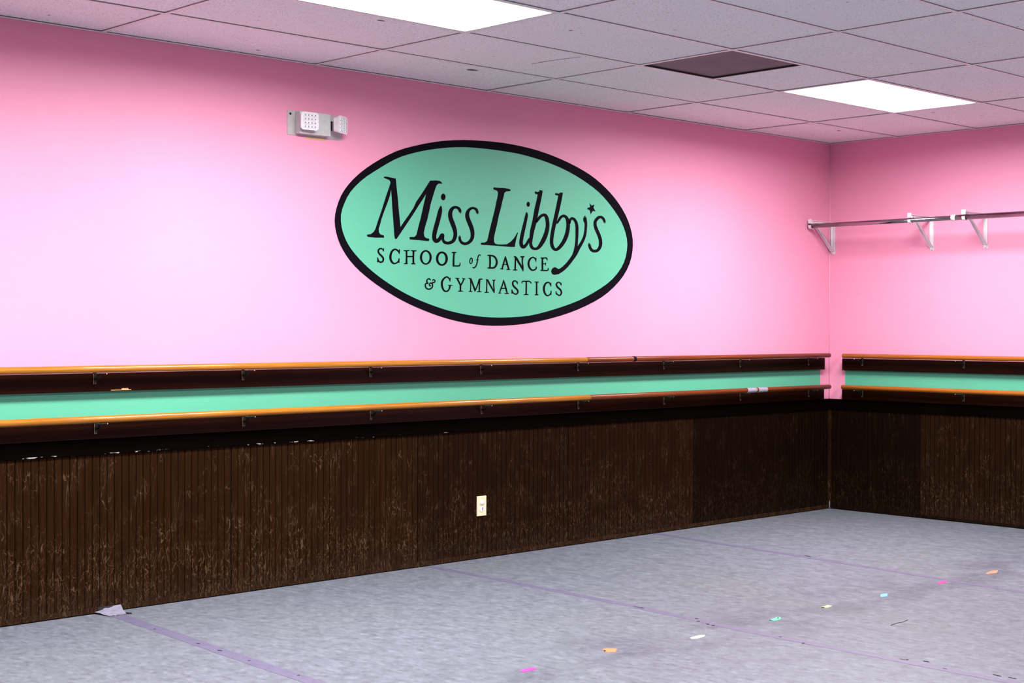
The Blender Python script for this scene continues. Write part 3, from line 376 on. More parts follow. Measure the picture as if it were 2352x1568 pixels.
('f', [('R',[-1283,-1409,-1302,-1395,-1323,-1379,-1354,-1364,-1400,-1361,-1439,-1377,-1469,-1400,-1494,-1429,-1515,-1462,-1533,-1500,-1548,-1544,-1561,-1590,-1573,-1637,-1584,-1688,-1594,-1741,-1604,-1793,-1617,-1842,-1633,-1889,-1650,-1935,-1669,-1978,-1692,-2015,-1720,-2048,-1752,-2080,-1784,-2104,-1809,-2118,-1822,-2121,-1840,-2119,-1870,-2112,-1903,-2106],[-1322,-1447,-1346,-1437,-1370,-1426,-1383,-1422,-1380,-1423,-1386,-1427,-1402,-1439,-1421,-1458,-1438,-1483,-1452,-1515,-1463,-1554,-1474,-1599,-1484,-1645,-1493,-1694,-1500,-1747,-1509,-1801,-1522,-1854,-1538,-1905,-1557,-1954,-1579,-2002,-1606,-2046,-1640,-2087,-1679,-2125,-1721,-2157,-1766,-2182,-1818,-2193,-1864,-2189,-1898,-2181,-1928,-2176],[-1305,-1448,-1287,-1445,-1275,-1433,-1276,-1420],[-1929,-2111,-1951,-2124,-1959,-2145,-1948,-2164]),('R',[-1644,-1719,-1616,-1715,-1589,-1711,-1565,-1708,-1544,-1706,-1526,-1705,-1505,-1706,-1481,-1707,-1457,-1708],[-1656,-1685,-1631,-1677,-1605,-1667,-1577,-1659,-1547,-1655,-1517,-1656,-1491,-1661,-1469,-1667,-1446,-1672],[-1666,-1692,-1672,-1701,-1668,-1712,-1657,-1718],[-1444,-1705,-1433,-1698,-1430,-1687,-1436,-1678])]),
('D', [('R',[-635,-1406,-631,-1496,-626,-1586,-622,-1676,-620,-1766,-620,-1857,-623,-1950,-626,-2045,-629,-2139],[-494,-1396,-487,-1486,-480,-1576,-474,-1668,-471,-1761,-474,-1855,-480,-1950,-488,-2045,-495,-2139],[-512,-1373,-545,-1356,-589,-1359,-619,-1380],[-614,-2163,-585,-2181,-543,-2181,-512,-2163]),('R',[-737,-1436,-715,-1434,-694,-1433,-672,-1431,-650,-1430,-625,-1429,-599,-1428,-572,-1427,-545,-1426],[-745,-1369,-723,-1366,-702,-1363,-680,-1361,-656,-1358,-630,-1356,-602,-1353,-575,-1351,-548,-1349],[-766,-1379,-781,-1396,-778,-1416,-760,-1430],[-520,-1416,-501,-1397,-502,-1373,-522,-1357]),('R',[-738,-2162,-717,-2162,-695,-2162,-673,-2162,-650,-2162,-625,-2162,-598,-2162,-571,-2162,-544,-2162],[-739,-2100,-717,-2099,-696,-2098,-674,-2097,-650,-2095,-625,-2094,-598,-2092,-571,-2091,-544,-2089],[-759,-2109,-774,-2123,-774,-2142,-759,-2156],[-520,-2152,-502,-2136,-502,-2113,-520,-2097]),('R',[-552,-1451,-488,-1454,-425,-1455,-371,-1459,-325,-1469,-280,-1486,-236,-1510,-195,-1538,-163,-1570,-136,-1610,-114,-1656,-100,-1705,-93,-1752,-94,-1798,-102,-1846,-117,-1892,-138,-1933,-164,-1971,-196,-2006,-232,-2036,-270,-2057,-319,-2069,-386,-2076,-465,-2079,-545,-2084],[-541,-1360,-479,-1361,-414,-1361,-343,-1364,-272,-1377,-206,-1400,-146,-1430,-90,-1467,-42,-1511,-2,-1562,31,-1618,55,-1678,67,-1739,68,-1800,58,-1862,37,-1922,7,-1978,-32,-2029,-81,-2076,-141,-2118,-215,-2151,-300,-2167,-386,-2169,-467,-2167,-544,-2167],[-573,-1371,-597,-1390,-600,-1418,-581,-1439],[-572,-2095,-592,-2114,-592,-2140,-571,-2158])]),
('A', [('R',[647,-1416,620,-1478,593,-1541,567,-1603,541,-1664,516,-1724,491,-1783,468,-1841,445,-1901,424,-1960,405,-2020,386,-2080,366,-2140],[724,-1428,706,-1492,689,-1556,671,-1620,652,-1682,633,-1743,613,-1803,592,-1863,570,-1922,546,-1981,521,-2040,496,-2099,470,-2158],[720,-1413,706,-1400,682,-1396,662,-1404],[372,-2161,390,-2178,422,-2184,451,-2174]),('R',[642,-1430,656,-1507,669,-1585,684,-1661,704,-1736,729,-1807,758,-1875,787,-1939,814,-1996,837,-2045,860,-2089,882,-2130,904,-2172],[730,-1414,761,-1487,791,-1562,822,-1634,851,-1703,879,-1770,908,-1837,936,-1901,959,-1960,977,-2012,991,-2058,1003,-2101,1015,-2146],[715,-1400,691,-1393,664,-1398,648,-1413],[925,-2188,956,-2197,990,-2189,1010,-2169]),('R',[541,-1910,573,-1910,604,-1911,636,-1911,667,-1911,698,-1912,729,-1913,761,-1914,793,-1915],[545,-1858,577,-1858,608,-1858,640,-1859,672,-1859,704,-1860,736,-1861,767,-1862,799,-1863],[527,-1864,513,-1876,512,-1892,524,-1904],[811,-1910,825,-1898,827,-1882,816,-1870]),('R',[271,-2171,303,-2175,334,-2180,366,-2184,396,-2186,424,-2186,452,-2186,478,-2184,505,-2183],[278,-2125,311,-2124,343,-2123,375,-2123,405,-2123,433,-2126,459,-2129,485,-2132,511,-2136],[262,-2129,249,-2139,247,-2154,256,-2165],[522,-2178,535,-2168,536,-2153,526,-2142]),('R',[776,-2193,812,-2197,848,-2200,885,-2204,922,-2205,959,-2203,996,-2200,1033,-2196,1069,-2193],[781,-2146,818,-2145,854,-2144,890,-2142,925,-2142,960,-2142,995,-2143,1032,-2144,1068,-2145],[765,-2151,752,-2162,751,-2176,761,-2187],[1085,-2186,1096,-2175,1096,-2161,1084,-2151])]),
('N', [('R',[1448,-1460,1444,-1537,1441,-1613,1437,-1691,1433,-1776,1428,-1869,1424,-1968,1419,-2070,1414,-2170],[1558,-1458,1559,-1535,1560,-1611,1561,-1689,1561,-1774,1558,-1868,1554,-1967,1550,-2069,1546,-2170],[1545,-1439,1520,-1425,1487,-1426,1462,-1441],[1429,-2193,1458,-2210,1498,-2210,1529,-2193]),('R',[1320,-2214,1361,-2217,1402,-2220,1444,-2222,1487,-2223,1531,-2220,1573,-2215,1614,-2210,1655,-2205],[1326,-2162,1367,-2161,1408,-2161,1448,-2160,1487,-2159,1526,-2158,1566,-2156,1607,-2154,1649,-2152],[1307,-2168,1293,-2179,1291,-2195,1303,-2207],[1672,-2197,1684,-2184,1682,-2168,1667,-2157]),('R',[1407,-1453,1437,-1470,1458,-1481,1473,-1492,1504,-1521,1557,-1579,1624,-1658,1695,-1744,1763,-1823,1826,-1893,1888,-1959,1943,-2020,1989,-2073,2024,-2117,2052,-2156,2078,-2196,2105,-2238],[1489,-1363,1517,-1372,1550,-1381,1597,-1403,1648,-1444,1708,-1509,1774,-1592,1842,-1679,1905,-1758,1964,-1827,2024,-1894,2079,-1960,2122,-2023,2148,-2081,2159,-2132,2163,-2177,2169,-2223],[1449,-1361,1409,-1371,1384,-1399,1388,-1429],[2118,-2247,2135,-2252,2155,-2247,2166,-2236]),('R',[2024,-1384,2020,-1456,2015,-1528,2012,-1603,2014,-1680,2021,-1762,2033,-1846,2047,-1926,2059,-1999,2071,-2062,2082,-2119,2093,-2175,2104,-2232],[2171,-1387,2159,-1460,2145,-1531,2135,-1602,2132,-1674,2140,-1750,2156,-1831,2173,-1911,2184,-1987,2186,-2054,2182,-2114,2176,-2171,2171,-2229],[2156,-1361,2125,-1341,2080,-1340,2045,-1358],[2113,-2243,2128,-2251,2149,-2250,2163,-2241]),('R',[1943,-1428,1980,-1427,2017,-1427,2055,-1426,2092,-1425,2126,-1423,2159,-1421,2191,-1418,2223,-1415],[1943,-1354,1980,-1352,2018,-1350,2054,-1348,2088,-1346,2121,-1344,2152,-1341,2184,-1339,2216,-1336],[1918,-1364,1899,-1381,1899,-1404,1918,-1420],[2249,-1403,2267,-1384,2265,-1360,2243,-1344]),('R',[1381,-1423,1396,-1426,1411,-1428,1427,-1430,1444,-1432,1463,-1433,1482,-1435,1500,-1436,1519,-1437],[1390,-1371,1406,-1370,1421,-1370,1436,-1369,1451,-1369,1468,-1368,1486,-1366,1504,-1365,1523,-1363],[1372,-1376,1357,-1387,1354,-1404,1365,-1416],[1544,-1428,1564,-1412,1565,-1389,1547,-1372])]),
('C', [('R',[3233,-1625,3238,-1596,3245,-1564,3247,-1529,3236,-1491,3210,-1454,3174,-1421,3132,-1391,3088,-1368,3042,-1353,2993,-1346,2941,-1348,2888,-1357,2833,-1373,2773,-1395,2713,-1425,2659,-1464,2614,-1510,2574,-1562,2541,-1618,2519,-1676,2506,-1735,2503,-1796,2510,-1857,2528,-1917,2560,-1976,2603,-2034,2653,-2086,2704,-2130,2759,-2163,2818,-2186,2879,-2201,2943,-2206,3010,-2200,3076,-2185,3135,-2165,3187,-2142,3229,-2115,3262,-2084,3285,-2053,3300,-2022,3304,-1991,3296,-1964,3285,-1945,3276,-1927],[3166,-1628,3161,-1597,3157,-1567,3151,-1543,3140,-1523,3118,-1502,3088,-1477,3055,-1456,3025,-1442,3000,-1434,2977,-1430,2953,-1430,2925,-1437,2890,-1451,2850,-1473,2813,-1500,2782,-1529,2753,-1564,2725,-1607,2701,-1652,2686,-1696,2678,-1741,2676,-1788,2681,-1835,2693,-1879,2714,-1926,2745,-1975,2781,-2021,2816,-2056,2849,-2080,2882,-2097,2917,-2108,2951,-2113,2990,-2111,3036,-2102,3082,-2088,3119,-2074,3144,-2059,3164,-2040,3180,-2019,3192,-2002,3199,-1991,3201,-1978,3201,-1958,3201,-1937],[3174,-1639,3189,-1647,3210,-1647,3225,-1637],[3264,-1916,3245,-1908,3222,-1912,3208,-1923]),('P',[3214,-1386,3263,-1424,3237,-1652,3170,-1628])]),
('E', [('R',[3696,-1408,3694,-1495,3692,-1581,3690,-1668,3690,-1758,3691,-1850,3694,-1944,3696,-2039,3699,-2133],[3848,-1405,3846,-1492,3844,-1578,3842,-1664,3841,-1753,3843,-1844,3845,-1938,3848,-2033,3850,-2127],[3830,-1379,3796,-1361,3749,-1362,3715,-1382],[3718,-2158,3753,-2176,3799,-2174,3833,-2154]),('R',[3637,-1430,3699,-1432,3761,-1433,3823,-1435,3886,-1435,3952,-1431,4015,-1425,4062,-1423,4084,-1425,4094,-1432,4109,-1454,4124,-1489,4142,-1523],[3642,-1366,3704,-1364,3766,-1363,3827,-1362,3885,-1360,3943,-1355,4006,-1346,4074,-1342,4143,-1354,4189,-1391,4207,-1432,4214,-1470,4223,-1504],[3619,-1374,3602,-1388,3600,-1408,3616,-1422],[4157,-1534,4180,-1540,4204,-1534,4219,-1520]),('R',[3808,-1770,3837,-1770,3866,-1770,3895,-1769,3923,-1769,3951,-1768,3977,-1767,4004,-1767,4030,-1766],[3814,-1711,3842,-1712,3871,-1713,3899,-1714,3927,-1715,3953,-1716,3980,-1716,4006,-1717,4032,-1717],[3793,-1718,3777,-1731,3775,-1749,3789,-1762],[4047,-1760,4060,-1749,4060,-1734,4049,-1723]),('R',[4004,-1682,4006,-1702,4008,-1722,4009,-1741,4010,-1761,4011,-1780,4010,-1800,4009,-1820,4009,-1841],[4073,-1677,4073,-1697,4074,-1718,4075,-1738,4075,-1759,4074,-1780,4073,-1800,4071,-1820,4070,-1840],[4064,-1666,4048,-1658,4027,-1660,4012,-1669],[4016,-1851,4029,-1859,4048,-1859,4062,-1851]),('R',[3621,-2183,3686,-2185,3750,-2187,3817,-2189,3887,-2189,3969,-2189,4063,-2190,4156,-2185,4239,-2166,4292,-2122,4305,-2074,4304,-2034,4306,-1998],[3626,-2113,3691,-2112,3755,-2111,3820,-2110,3890,-2108,3973,-2107,4063,-2107,4141,-2103,4185,-2096,4197,-2089,4208,-2066,4217,-2029,4231,-1992],[3601,-2121,3583,-2137,3581,-2158,3598,-2174],[4300,-1984,4285,-1973,4262,-1971,4243,-1980])]),
('&', [('R',[-5081,-2932,-5093,-2912,-5105,-2890,-5124,-2866,-5156,-2846,-5196,-2837,-5235,-2837,-5275,-2843,-5313,-2856,-5347,-2875,-5379,-2899,-5407,-2927,-5428,-2957,-5438,-2988,-5440,-3020,-5434,-3050,-5421,-3080,-5399,-3106,-5372,-3127,-5346,-3144,-5322,-3160],[-5143,-2963,-5162,-2945,-5180,-2927,-5193,-2916,-5201,-2914,-5211,-2913,-5229,-2913,-5248,-2915,-5266,-2921,-5285,-2931,-5307,-2948,-5326,-2966,-5336,-2981,-5340,-2995,-5339,-3012,-5334,-3030,-5328,-3045,-5318,-3058,-5301,-3073,-5278,-3090,-5255,-3109],[-5126,-2971,-5105,-2972,-5086,-2962,-5079,-2947],[-5298,-3166,-5271,-3164,-5251,-3148,-5247,-3128]),('R',[-5284,-3107,-5322,-3103,-5363,-3098,-5409,-3096,-5458,-3105,-5497,-3130,-5524,-3160,-5541,-3195,-5548,-3232,-5546,-3273,-5536,-3318,-5518,-3363,-5489,-3404,-5449,-3437,-5402,-3462,-5350,-3481,-5298,-3493,-5246,-3497,-5192,-3494,-5141,-3484,-5092,-3469,-5047,-3448,-5003,-3421,-4963,-3388,-4933,-3349,-4915,-3305,-4908,-3258,-4910,-3212,-4922,-3170,-4949,-3135,-4986,-3107,-5027,-3088,-5070,-3076,-5116,-3078,-5156,-3091,-5189,-3110,-5216,-3135,-5231,-3165,-5238,-3196,-5238,-3227,-5232,-3256,-5213,-3281,-5187,-3299,-5158,-3310,-5120,-3312,-5086,-3290,-5079,-3270,-5077,-3253,-5075,-3239],[-5293,-3170,-5333,-3169,-5372,-3167,-5401,-3168,-5413,-3171,-5422,-3178,-5433,-3193,-5441,-3212,-5445,-3233,-5443,-3263,-5435,-3298,-5422,-3332,-5405,-3358,-5381,-3378,-5348,-3397,-5311,-3411,-5277,-3420,-5243,-3422,-5208,-3419,-5172,-3411,-5138,-3399,-5106,-3384,-5073,-3364,-5046,-3341,-5027,-3319,-5016,-3291,-5009,-3256,-5009,-3222,-5015,-3197,-5027,-3181,-5048,-3164,-5072,-3152,-5089,-3146,-5098,-3146,-5113,-3151,-5130,-3159,-5140,-3168,-5146,-3180,-5150,-3200,-5150,-3221,-5148,-3234,-5144,-3238,-5135,-3244,-5127,-3248,-5137,-3250,-5153,-3260,-5148,-3255,-5141,-3242,-5132,-3228],[-5272,-3164,-5255,-3151,-5252,-3131,-5265,-3116],[-5078,-3227,-5088,-3217,-5105,-3214,-5121,-3219]),('R',[-5040,-3154,-5012,-3146,-4985,-3138,-4958,-3131,-4931,-3124,-4902,-3118,-4867,-3112,-4828,-3103,-4789,-3085,-4762,-3058,-4744,-3028,-4736,-2997,-4737,-2965,-4755,-2936,-4782,-2914,-4812,-2897,-4845,-2885,-4883,-2882,-4918,-2886,-4949,-2895,-4976,-2909,-4994,-2934,-4994,-2955,-4988,-2968,-4984,-2978],[-5070,-3087,-5042,-3079,-5015,-3072,-4987,-3064,-4956,-3056,-4921,-3048,-4888,-3043,-4863,-3038,-4851,-3033,-4843,-3023,-4835,-3008,-4830,-2991,-4829,-2982,-4833,-2974,-4844,-2961,-4859,-2950,-4870,-2945,-4878,-2946,-4892,-2950,-4907,-2957,-4912,-2959,-4909,-2953,-4912,-2953,-4915,-2964,-4919,-2977],[-5088,-3101,-5097,-3120,-5088,-3141,-5065,-3152],[-4976,-2990,-4961,-2998,-4942,-2998,-4927,-2989])]),
('G', [('R',[-3614,-2977,-3621,-2942,-3627,-2906,-3636,-2869,-3652,-2834,-3677,-2803,-3706,-2777,-3736,-2756,-3764,-2739,-3788,-2724,-3816,-2709,-3857,-2697,-3905,-2695,-3955,-2704,-4009,-2719,-4064,-2741,-4117,-2769,-4166,-2804,-4214,-2846,-4257,-2891,-4292,-2938,-4317,-2986,-4333,-3034,-4342,-3082,-4346,-3131,-4345,-3181,-4339,-3232,-4326,-3285,-4307,-3337,-4279,-3390,-4245,-3444,-4204,-3495,-4157,-3539,-4103,-3570,-4046,-3589,-3988,-3599,-3933,-3600,-3878,-3593,-3828,-3576,-3783,-3554,-3742,-3527,-3706,-3494,-3674,-3456,-3647,-3416,-3625,-3377,-3611,-3338,-3604,-3300,-3600,-3267,-3595,-3234],[-3668,-2990,-3687,-2957,-3705,-2924,-3723,-2895,-3742,-2871,-3761,-2852,-3784,-2833,-3807,-2816,-3832,-2801,-3855,-2787,-3871,-2777,-3880,-2773,-3892,-2774,-3920,-2782,-3958,-2797,-3996,-2817,-4031,-2841,-4065,-2871,-4101,-2907,-4132,-2946,-4156,-2982,-4171,-3016,-4182,-3052,-4188,-3090,-4191,-3130,-4190,-3172,-4186,-3215,-4177,-3258,-4164,-3300,-4144,-3346,-4118,-3395,-4089,-3439,-4062,-3470,-4034,-3490,-4001,-3504,-3966,-3512,-3935,-3515,-3908,-3512,-3880,-3503,-3851,-3488,-3824,-3469,-3800,-3446,-3776,-3415,-3756,-3382,-3740,-3350,-3731,-3323,-3727,-3293,-3725,-3261,-3721,-3227],[-3658,-2998,-3643,-3003,-3626,-2999,-3617,-2989],[-3607,-3210,-3633,-3192,-3672,-3189,-3702,-3205]),('P',[-3659,-2766,-3601,-2784,-3626,-2993,-3684,-2966]),('R',[-3786,-3227,-3752,-3229,-3719,-3232,-3684,-3233,-3646,-3234,-3605,-3233,-3562,-3230,-3517,-3227,-3474,-3225],[-3782,-3182,-3748,-3182,-3715,-3181,-3681,-3181,-3645,-3181,-3605,-3181,-3562,-3182,-3518,-3182,-3474,-3183],[-3797,-3187,-3809,-3197,-3810,-3211,-3800,-3222],[-3460,-3219,-3450,-3210,-3450,-3197,-3460,-3188])]),
('Y', [('R',[-3165,-2833,-3135,-2877,-3105,-2920,-3075,-2964,-3044,-3010,-3012,-3056,-2980,-3103,-2948,-3150,-2915,-3198],[-3039,-2785,-3012,-2830,-2985,-2875,-2958,-2920,-2929,-2965,-2899,-3011,-2867,-3058,-2834,-3105,-2801,-3152],[-3069,-2768,-3108,-2762,-3147,-2777,-3164,-2805],[-2888,-3213,-2852,-3217,-2816,-3203,-2801,-3178]),('R',[-2638,-2811,-2666,-2860,-2694,-2909,-2723,-2956,-2753,-3001,-2786,-3044,-2822,-3086,-2860,-3128,-2898,-3171],[-2543,-2839,-2571,-2888,-2598,-2938,-2627,-2987,-2658,-3036,-2691,-3084,-2725,-3129,-2760,-3173,-2794,-3217],[-2545,-2819,-2559,-2799,-2588,-2791,-2616,-2797],[-2901,-3195,-2889,-3220,-2857,-3234,-2822,-3231]),('R',[-2925,-3175,-2926,-3218,-2928,-3261,-2929,-3304,-2929,-3348,-2928,-3392,-2925,-3435,-2922,-3478,-2919,-3521],[-2792,-3175,-2793,-3218,-2795,-3261,-2796,-3303,-2797,-3345,-2797,-3387,-2797,-3430,-2796,-3473,-2796,-3516],[-2807,-3151,-2837,-3133,-2878,-3133,-2908,-3151],[-2903,-3542,-2875,-3558,-2837,-3556,-2810,-3539]),('R',[-3247,-2807,-3217,-2812,-3187,-2818,-3154,-2823,-3116,-2825,-3075,-2823,-3032,-2819,-2989,-2814,-2947,-2809],[-3236,-2762,-3205,-2764,-3174,-2766,-3144,-2767,-3113,-2768,-3077,-2767,-3036,-2766,-2994,-2765,-2951,-2764],[-3252,-2765,-3265,-2774,-3269,-2788,-3261,-2800],[-2933,-2803,-2923,-2792,-2924,-2778,-2936,-2768]),('R',[-2740,-2801,-2709,-2810,-2678,-2820,-2645,-2828,-2611,-2835,-2577,-2837,-2544,-2837,-2513,-2835,-2482,-2834],[-2723,-2761,-2690,-2765,-2657,-2770,-2625,-2774,-2596,-2778,-2568,-2782,-2539,-2785,-2508,-2788,-2478,-2792],[-2738,-2763,-2752,-2770,-2757,-2782,-2751,-2793],[-2468,-2829,-2457,-2820,-2456,-2807,-2465,-2797]),('R',[-3021,-3556,-2980,-3555,-2939,-3555,-2898,-3555,-2857,-3554,-2815,-3553,-2771,-3552,-2725,-3551,-2680,-3549],[-3025,-3506,-2984,-3501,-2943,-3496,-2901,-3492,-2857,-3490,-2812,-3490,-2767,-3493,-2721,-3496,-2677,-3499],[-3041,-3513,-3052,-3525,-3051,-3540,-3038,-3551],[-2663,-3543,-2651,-3532,-2650,-3517,-2661,-3506])]),
('M', [('R',[-2246,-2793,-2229,-2794,-2213,-2795,-2198,-2796,-2182,-2798,-2167,-2799,-2151,-2801,-2135,-2803,-2119,-2806],[-2241,-2745,-2225,-2744,-2208,-2744,-2192,-2744,-2175,-2744,-2158,-2744,-2142,-2744,-2125,-2744,-2109,-2744],[-2257,-2750,-2270,-2760,-2271,-2775,-2261,-2786],[-2098,-2799,-2081,-2787,-2078,-2768,-2090,-2753]),('R',[-2137,-2798,-2126,-2861,-2115,-2921,-2105,-2985,-2100,-3063,-2101,-3160,-2107,-3271,-2115,-3388,-2122,-3503],[-2065,-2789,-2053,-2852,-2040,-2912,-2029,-2979,-2022,-3060,-2023,-3160,-2027,-3272,-2034,-3389,-2039,-3504],[-2076,-2778,-2094,-2770,-2116,-2773,-2131,-2784],[-2113,-3518,-2095,-3529,-2069,-3529,-2050,-3519]),('R',[-2200,-3552,-2167,-3552,-2134,-3552,-2104,-3552,-2075,-3553,-2049,-3554,-2021,-3556,-1992,-3558,-1963,-3560],[-2204,-3506,-2172,-3501,-2139,-3497,-2105,-3493,-2070,-3492,-2037,-3494,-2006,-3499,-1978,-3505,-1950,-3511],[-2219,-3512,-2229,-3523,-2228,-3537,-2216,-3547],[-1945,-3556,-1930,-3547,-1926,-3532,-1935,-3519]),('R',[-2147,-2817,-2116,-2869,-2084,-2920,-2054,-2971,-2024,-3022,-1996,-3073,-1968,-3124,-1941,-3176,-1914,-3228,-1886,-3284,-1858,-3340,-1832,-3392,-1811,-3434,-1796,-3461,-1784,-3481,-1773,-3503,-1761,-3527],[-2003,-2769,-1975,-2822,-1947,-2875,-1919,-2928,-1891,-2981,-1866,-3034,-1841,-3088,-1817,-3140,-1792,-3193,-1764,-3247,-1733,-3303,-1705,-3357,-1686,-3406,-1682,-3446,-1688,-3477,-1700,-3501,-1709,-3524],[-2035,-2750,-2078,-2741,-2122,-2756,-2144,-2786],[-1755,-3536,-1743,-3542,-1727,-3541,-1715,-3534]),('R',[-1706,-3525,-1680,-3490,-1655,-3456,-1629,-3418,-1601,-3372,-1570,-3317,-1537,-3254,-1503,-3186,-1470,-3117,-1439,-3046,-1408,-2972,-1378,-2898,-1348,-2825],[-1765,-3507,-1747,-3469,-1730,-3433,-1711,-3394,-1688,-3348,-1659,-3292,-1626,-3230,-1592,-3164,-1560,-3097,-1531,-3027,-1503,-2954,-1476,-2880,-1449,-2805],[-1764,-3520,-1756,-3532,-1737,-3538,-1719,-3534],[-1353,-2804,-1370,-2786,-1402,-2780,-1429,-2789]),('R',[-1411,-2812,-1419,-2883,-1426,-2951,-1434,-3024,-1439,-3103,-1443,-3194,-1445,-3291,-1447,-3392,-1448,-3490],[-1307,-2815,-1313,-2886,-1319,-2955,-1324,-3026,-1329,-3104,-1334,-3194,-1337,-3291,-1340,-3391,-1344,-3490],[-1318,-2796,-1340,-2782,-1372,-2781,-1397,-2794],[-1436,-3509,-1413,-3523,-1381,-3523,-1357,-3509]),('R',[-1379,-2838,-1349,-2835,-1320,-2831,-1292,-2828,-1267,-2826,-1244,-2826,-1221,-2828,-1195,-2830,-1169,-2832],[-1391,-2772,-1362,-2768,-1332,-2764,-1300,-2760,-1268,-2759,-1236,-2759,-1207,-2761,-1181,-2764,-1156,-2767],[-1412,-2782,-1426,-2799,-1422,-2820,-1403,-2833],[-1146,-2826,-1127,-2813,-1123,-2793,-1136,-2777]),('R',[-1563,-3557,-1520,-3555,-1477,-3553,-1435,-3551,-1396,-3550,-1358,-3550,-1320,-3550,-1282,-3550,-1242,-3551],[-1569,-3507,-1527,-3502,-1484,-3496,-1440,-3491,-1396,-3488,-1353,-3489,-1313,-3493,-1274,-3497,-1235,-3501],[-1585,-3515,-1595,-3527,-1593,-3542,-1580,-3552],[-1225,-3546,-1211,-3535,-1209,-3520,-1220,-3508])]),
('N', [('R',[-851,-2841,-849,-2911,-847,-2980,-845,-3051,-845,-3130,-849,-3220,-855,-3317,-861,-3418,-868,-3517],[-762,-2837,-760,-2908,-757,-2977,-756,-3049,-755,-3129,-757,-3220,-760,-3318,-764,-3419,-767,-3518],[-773,-2822,-794,-2811,-821,-2812,-841,-2824],[-856,-3535,-835,-3549,-804,-3549,-780,-3536]),('R',[-875,-2833,-863,-2835,-850,-2837,-838,-2839,-824,-2841,-809,-2844,-793,-2846,-776,-2849,-759,-2851],[-870,-2790,-857,-2790,-844,-2789,-831,-2788,-816,-2787,-800,-2787,-783,-2786,-766,-2786,-749,-2786],[-885,-2795,-896,-2804,-898,-2817,-889,-2827],[-736,-2845,-718,-2831,-714,-2811,-728,-2795]),('R',[-959,-3582,-919,-3581,-879,-3580,-840,-3579,-804,-3578,-770,-3577,-735,-3577,-699,-3577,-662,-3577],[-966,-3536,-926,-3530,-886,-3524,-846,-3518,-804,-3516,-764,-3517,-727,-3521,-691,-3526,-655,-3530],[-980,-3543,-990,-3555,-988,-3569,-975,-3578],[-646,-3572,-633,-3562,-631,-3548,-641,-3537]),('R',[-813,-2841,-767,-2909,-722,-2978,-675,-3046,-628,-3111,-580,-3172,-531,-3229,-483,-3284,-437,-3338,-391,-3394,-345,-3451,-298,-3509,-252,-3567],[-695,-2795,-647,-2863,-600,-2931,-553,-2997,-507,-3060,-461,-3119,-414,-3175,-368,-3232,-325,-3292,-287,-3354,-253,-3418,-221,-3481,-189,-3544],[-723,-2780,-760,-2775,-797,-2789,-813,-2815],[-237,-3575,-217,-3578,-198,-3571,-189,-3558]),('R',[-292,-2843,-296,-2911,-301,-2979,-305,-3048,-304,-3120,-298,-3197,-287,-3276,-276,-3350,-266,-3413,-258,-3460,-251,-3497,-243,-3530,-236,-3566],[-180,-2846,-187,-2914,-195,-2981,-202,-3048,-203,-3116,-197,-3188,-185,-3266,-172,-3340,-165,-3405,-164,-3455,-168,-3494,-173,-3528,-177,-3564],[-192,-2826,-216,-2811,-250,-2810,-277,-2824],[-229,-3576,-215,-3583,-197,-3583,-184,-3574]),('R',[-361,-2855,-331,-2859,-301,-2864,-268,-2867,-235,-2868,-202,-2865,-173,-2859,-147,-2853,-121,-2847],[-351,-2801,-320,-2802,-290,-2802,-262,-2803,-237,-2802,-215,-2800,-191,-2797,-165,-2794,-137,-2790],[-370,-2806,-386,-2817,-389,-2834,-378,-2847],[-104,-2837,-94,-2822,-99,-2804,-116,-2794])]),
('A', [('R',[509,-2812,483,-2878,457,-2944,431,-3009,403,-3073,372,-3136,337,-3201,302,-3266,270,-3328,245,-3387,223,-3441,202,-3494,181,-3548],[567,-2820,552,-2888,539,-2956,523,-3024,501,-3093,471,-3161,435,-3228,399,-3292,367,-3352,340,-3407,316,-3461,293,-3513,269,-3566],[563,-2809,552,-2800,534,-2797,519,-2803],[185,-3566,200,-3581,227,-3587,252,-3579]),('R',[501,-2825,524,-2897,546,-2969,568,-3040,592,-3112,619,-3187,647,-3264,676,-3338,701,-3403,723,-3455,743,-3498,761,-3536,780,-3577],[574,-2807,610,-2876,647,-2944,684,-3013,717,-3084,748,-3159,778,-3237,804,-3311,827,-3376,845,-3429,859,-3472,871,-3512,885,-3554],[560,-2797,539,-2792,517,-2797,505,-2810],[800,-3592,829,-3601,861,-3594,879,-3575]),('R',[385,-3327,415,-3327,444,-3327,475,-3326,506,-3326,539,-3326,573,-3326,607,-3326,641,-3326],[386,-3264,416,-3264,446,-3264,476,-3264,508,-3264,540,-3263,574,-3263,609,-3263,643,-3263],[365,-3272,349,-3286,349,-3305,364,-3319],[662,-3318,678,-3304,679,-3284,664,-3270]),('R',[116,-3596,146,-3599,176,-3603,207,-3605,240,-3605,272,-3602,304,-3597,334,-3591,363,-3585],[119,-3553,150,-3551,180,-3550,209,-3548,237,-3547,265,-3546,294,-3545,325,-3544,356,-3543],[105,-3558,93,-3567,92,-3580,102,-3590],[377,-3579,386,-3568,383,-3555,371,-3546]),('R',[629,-3612,674,-3614,718,-3617,762,-3618,806,-3619,847,-3617,888,-3615,928,-3611,968,-3608],[629,-3565,674,-3561,718,-3557,762,-3554,805,-3552,847,-3552,888,-3553,928,-3555,968,-3557],[614,-3571,602,-3582,602,-3596,614,-3607],[986,-3602,998,-3590,998,-3574,985,-3563])]),
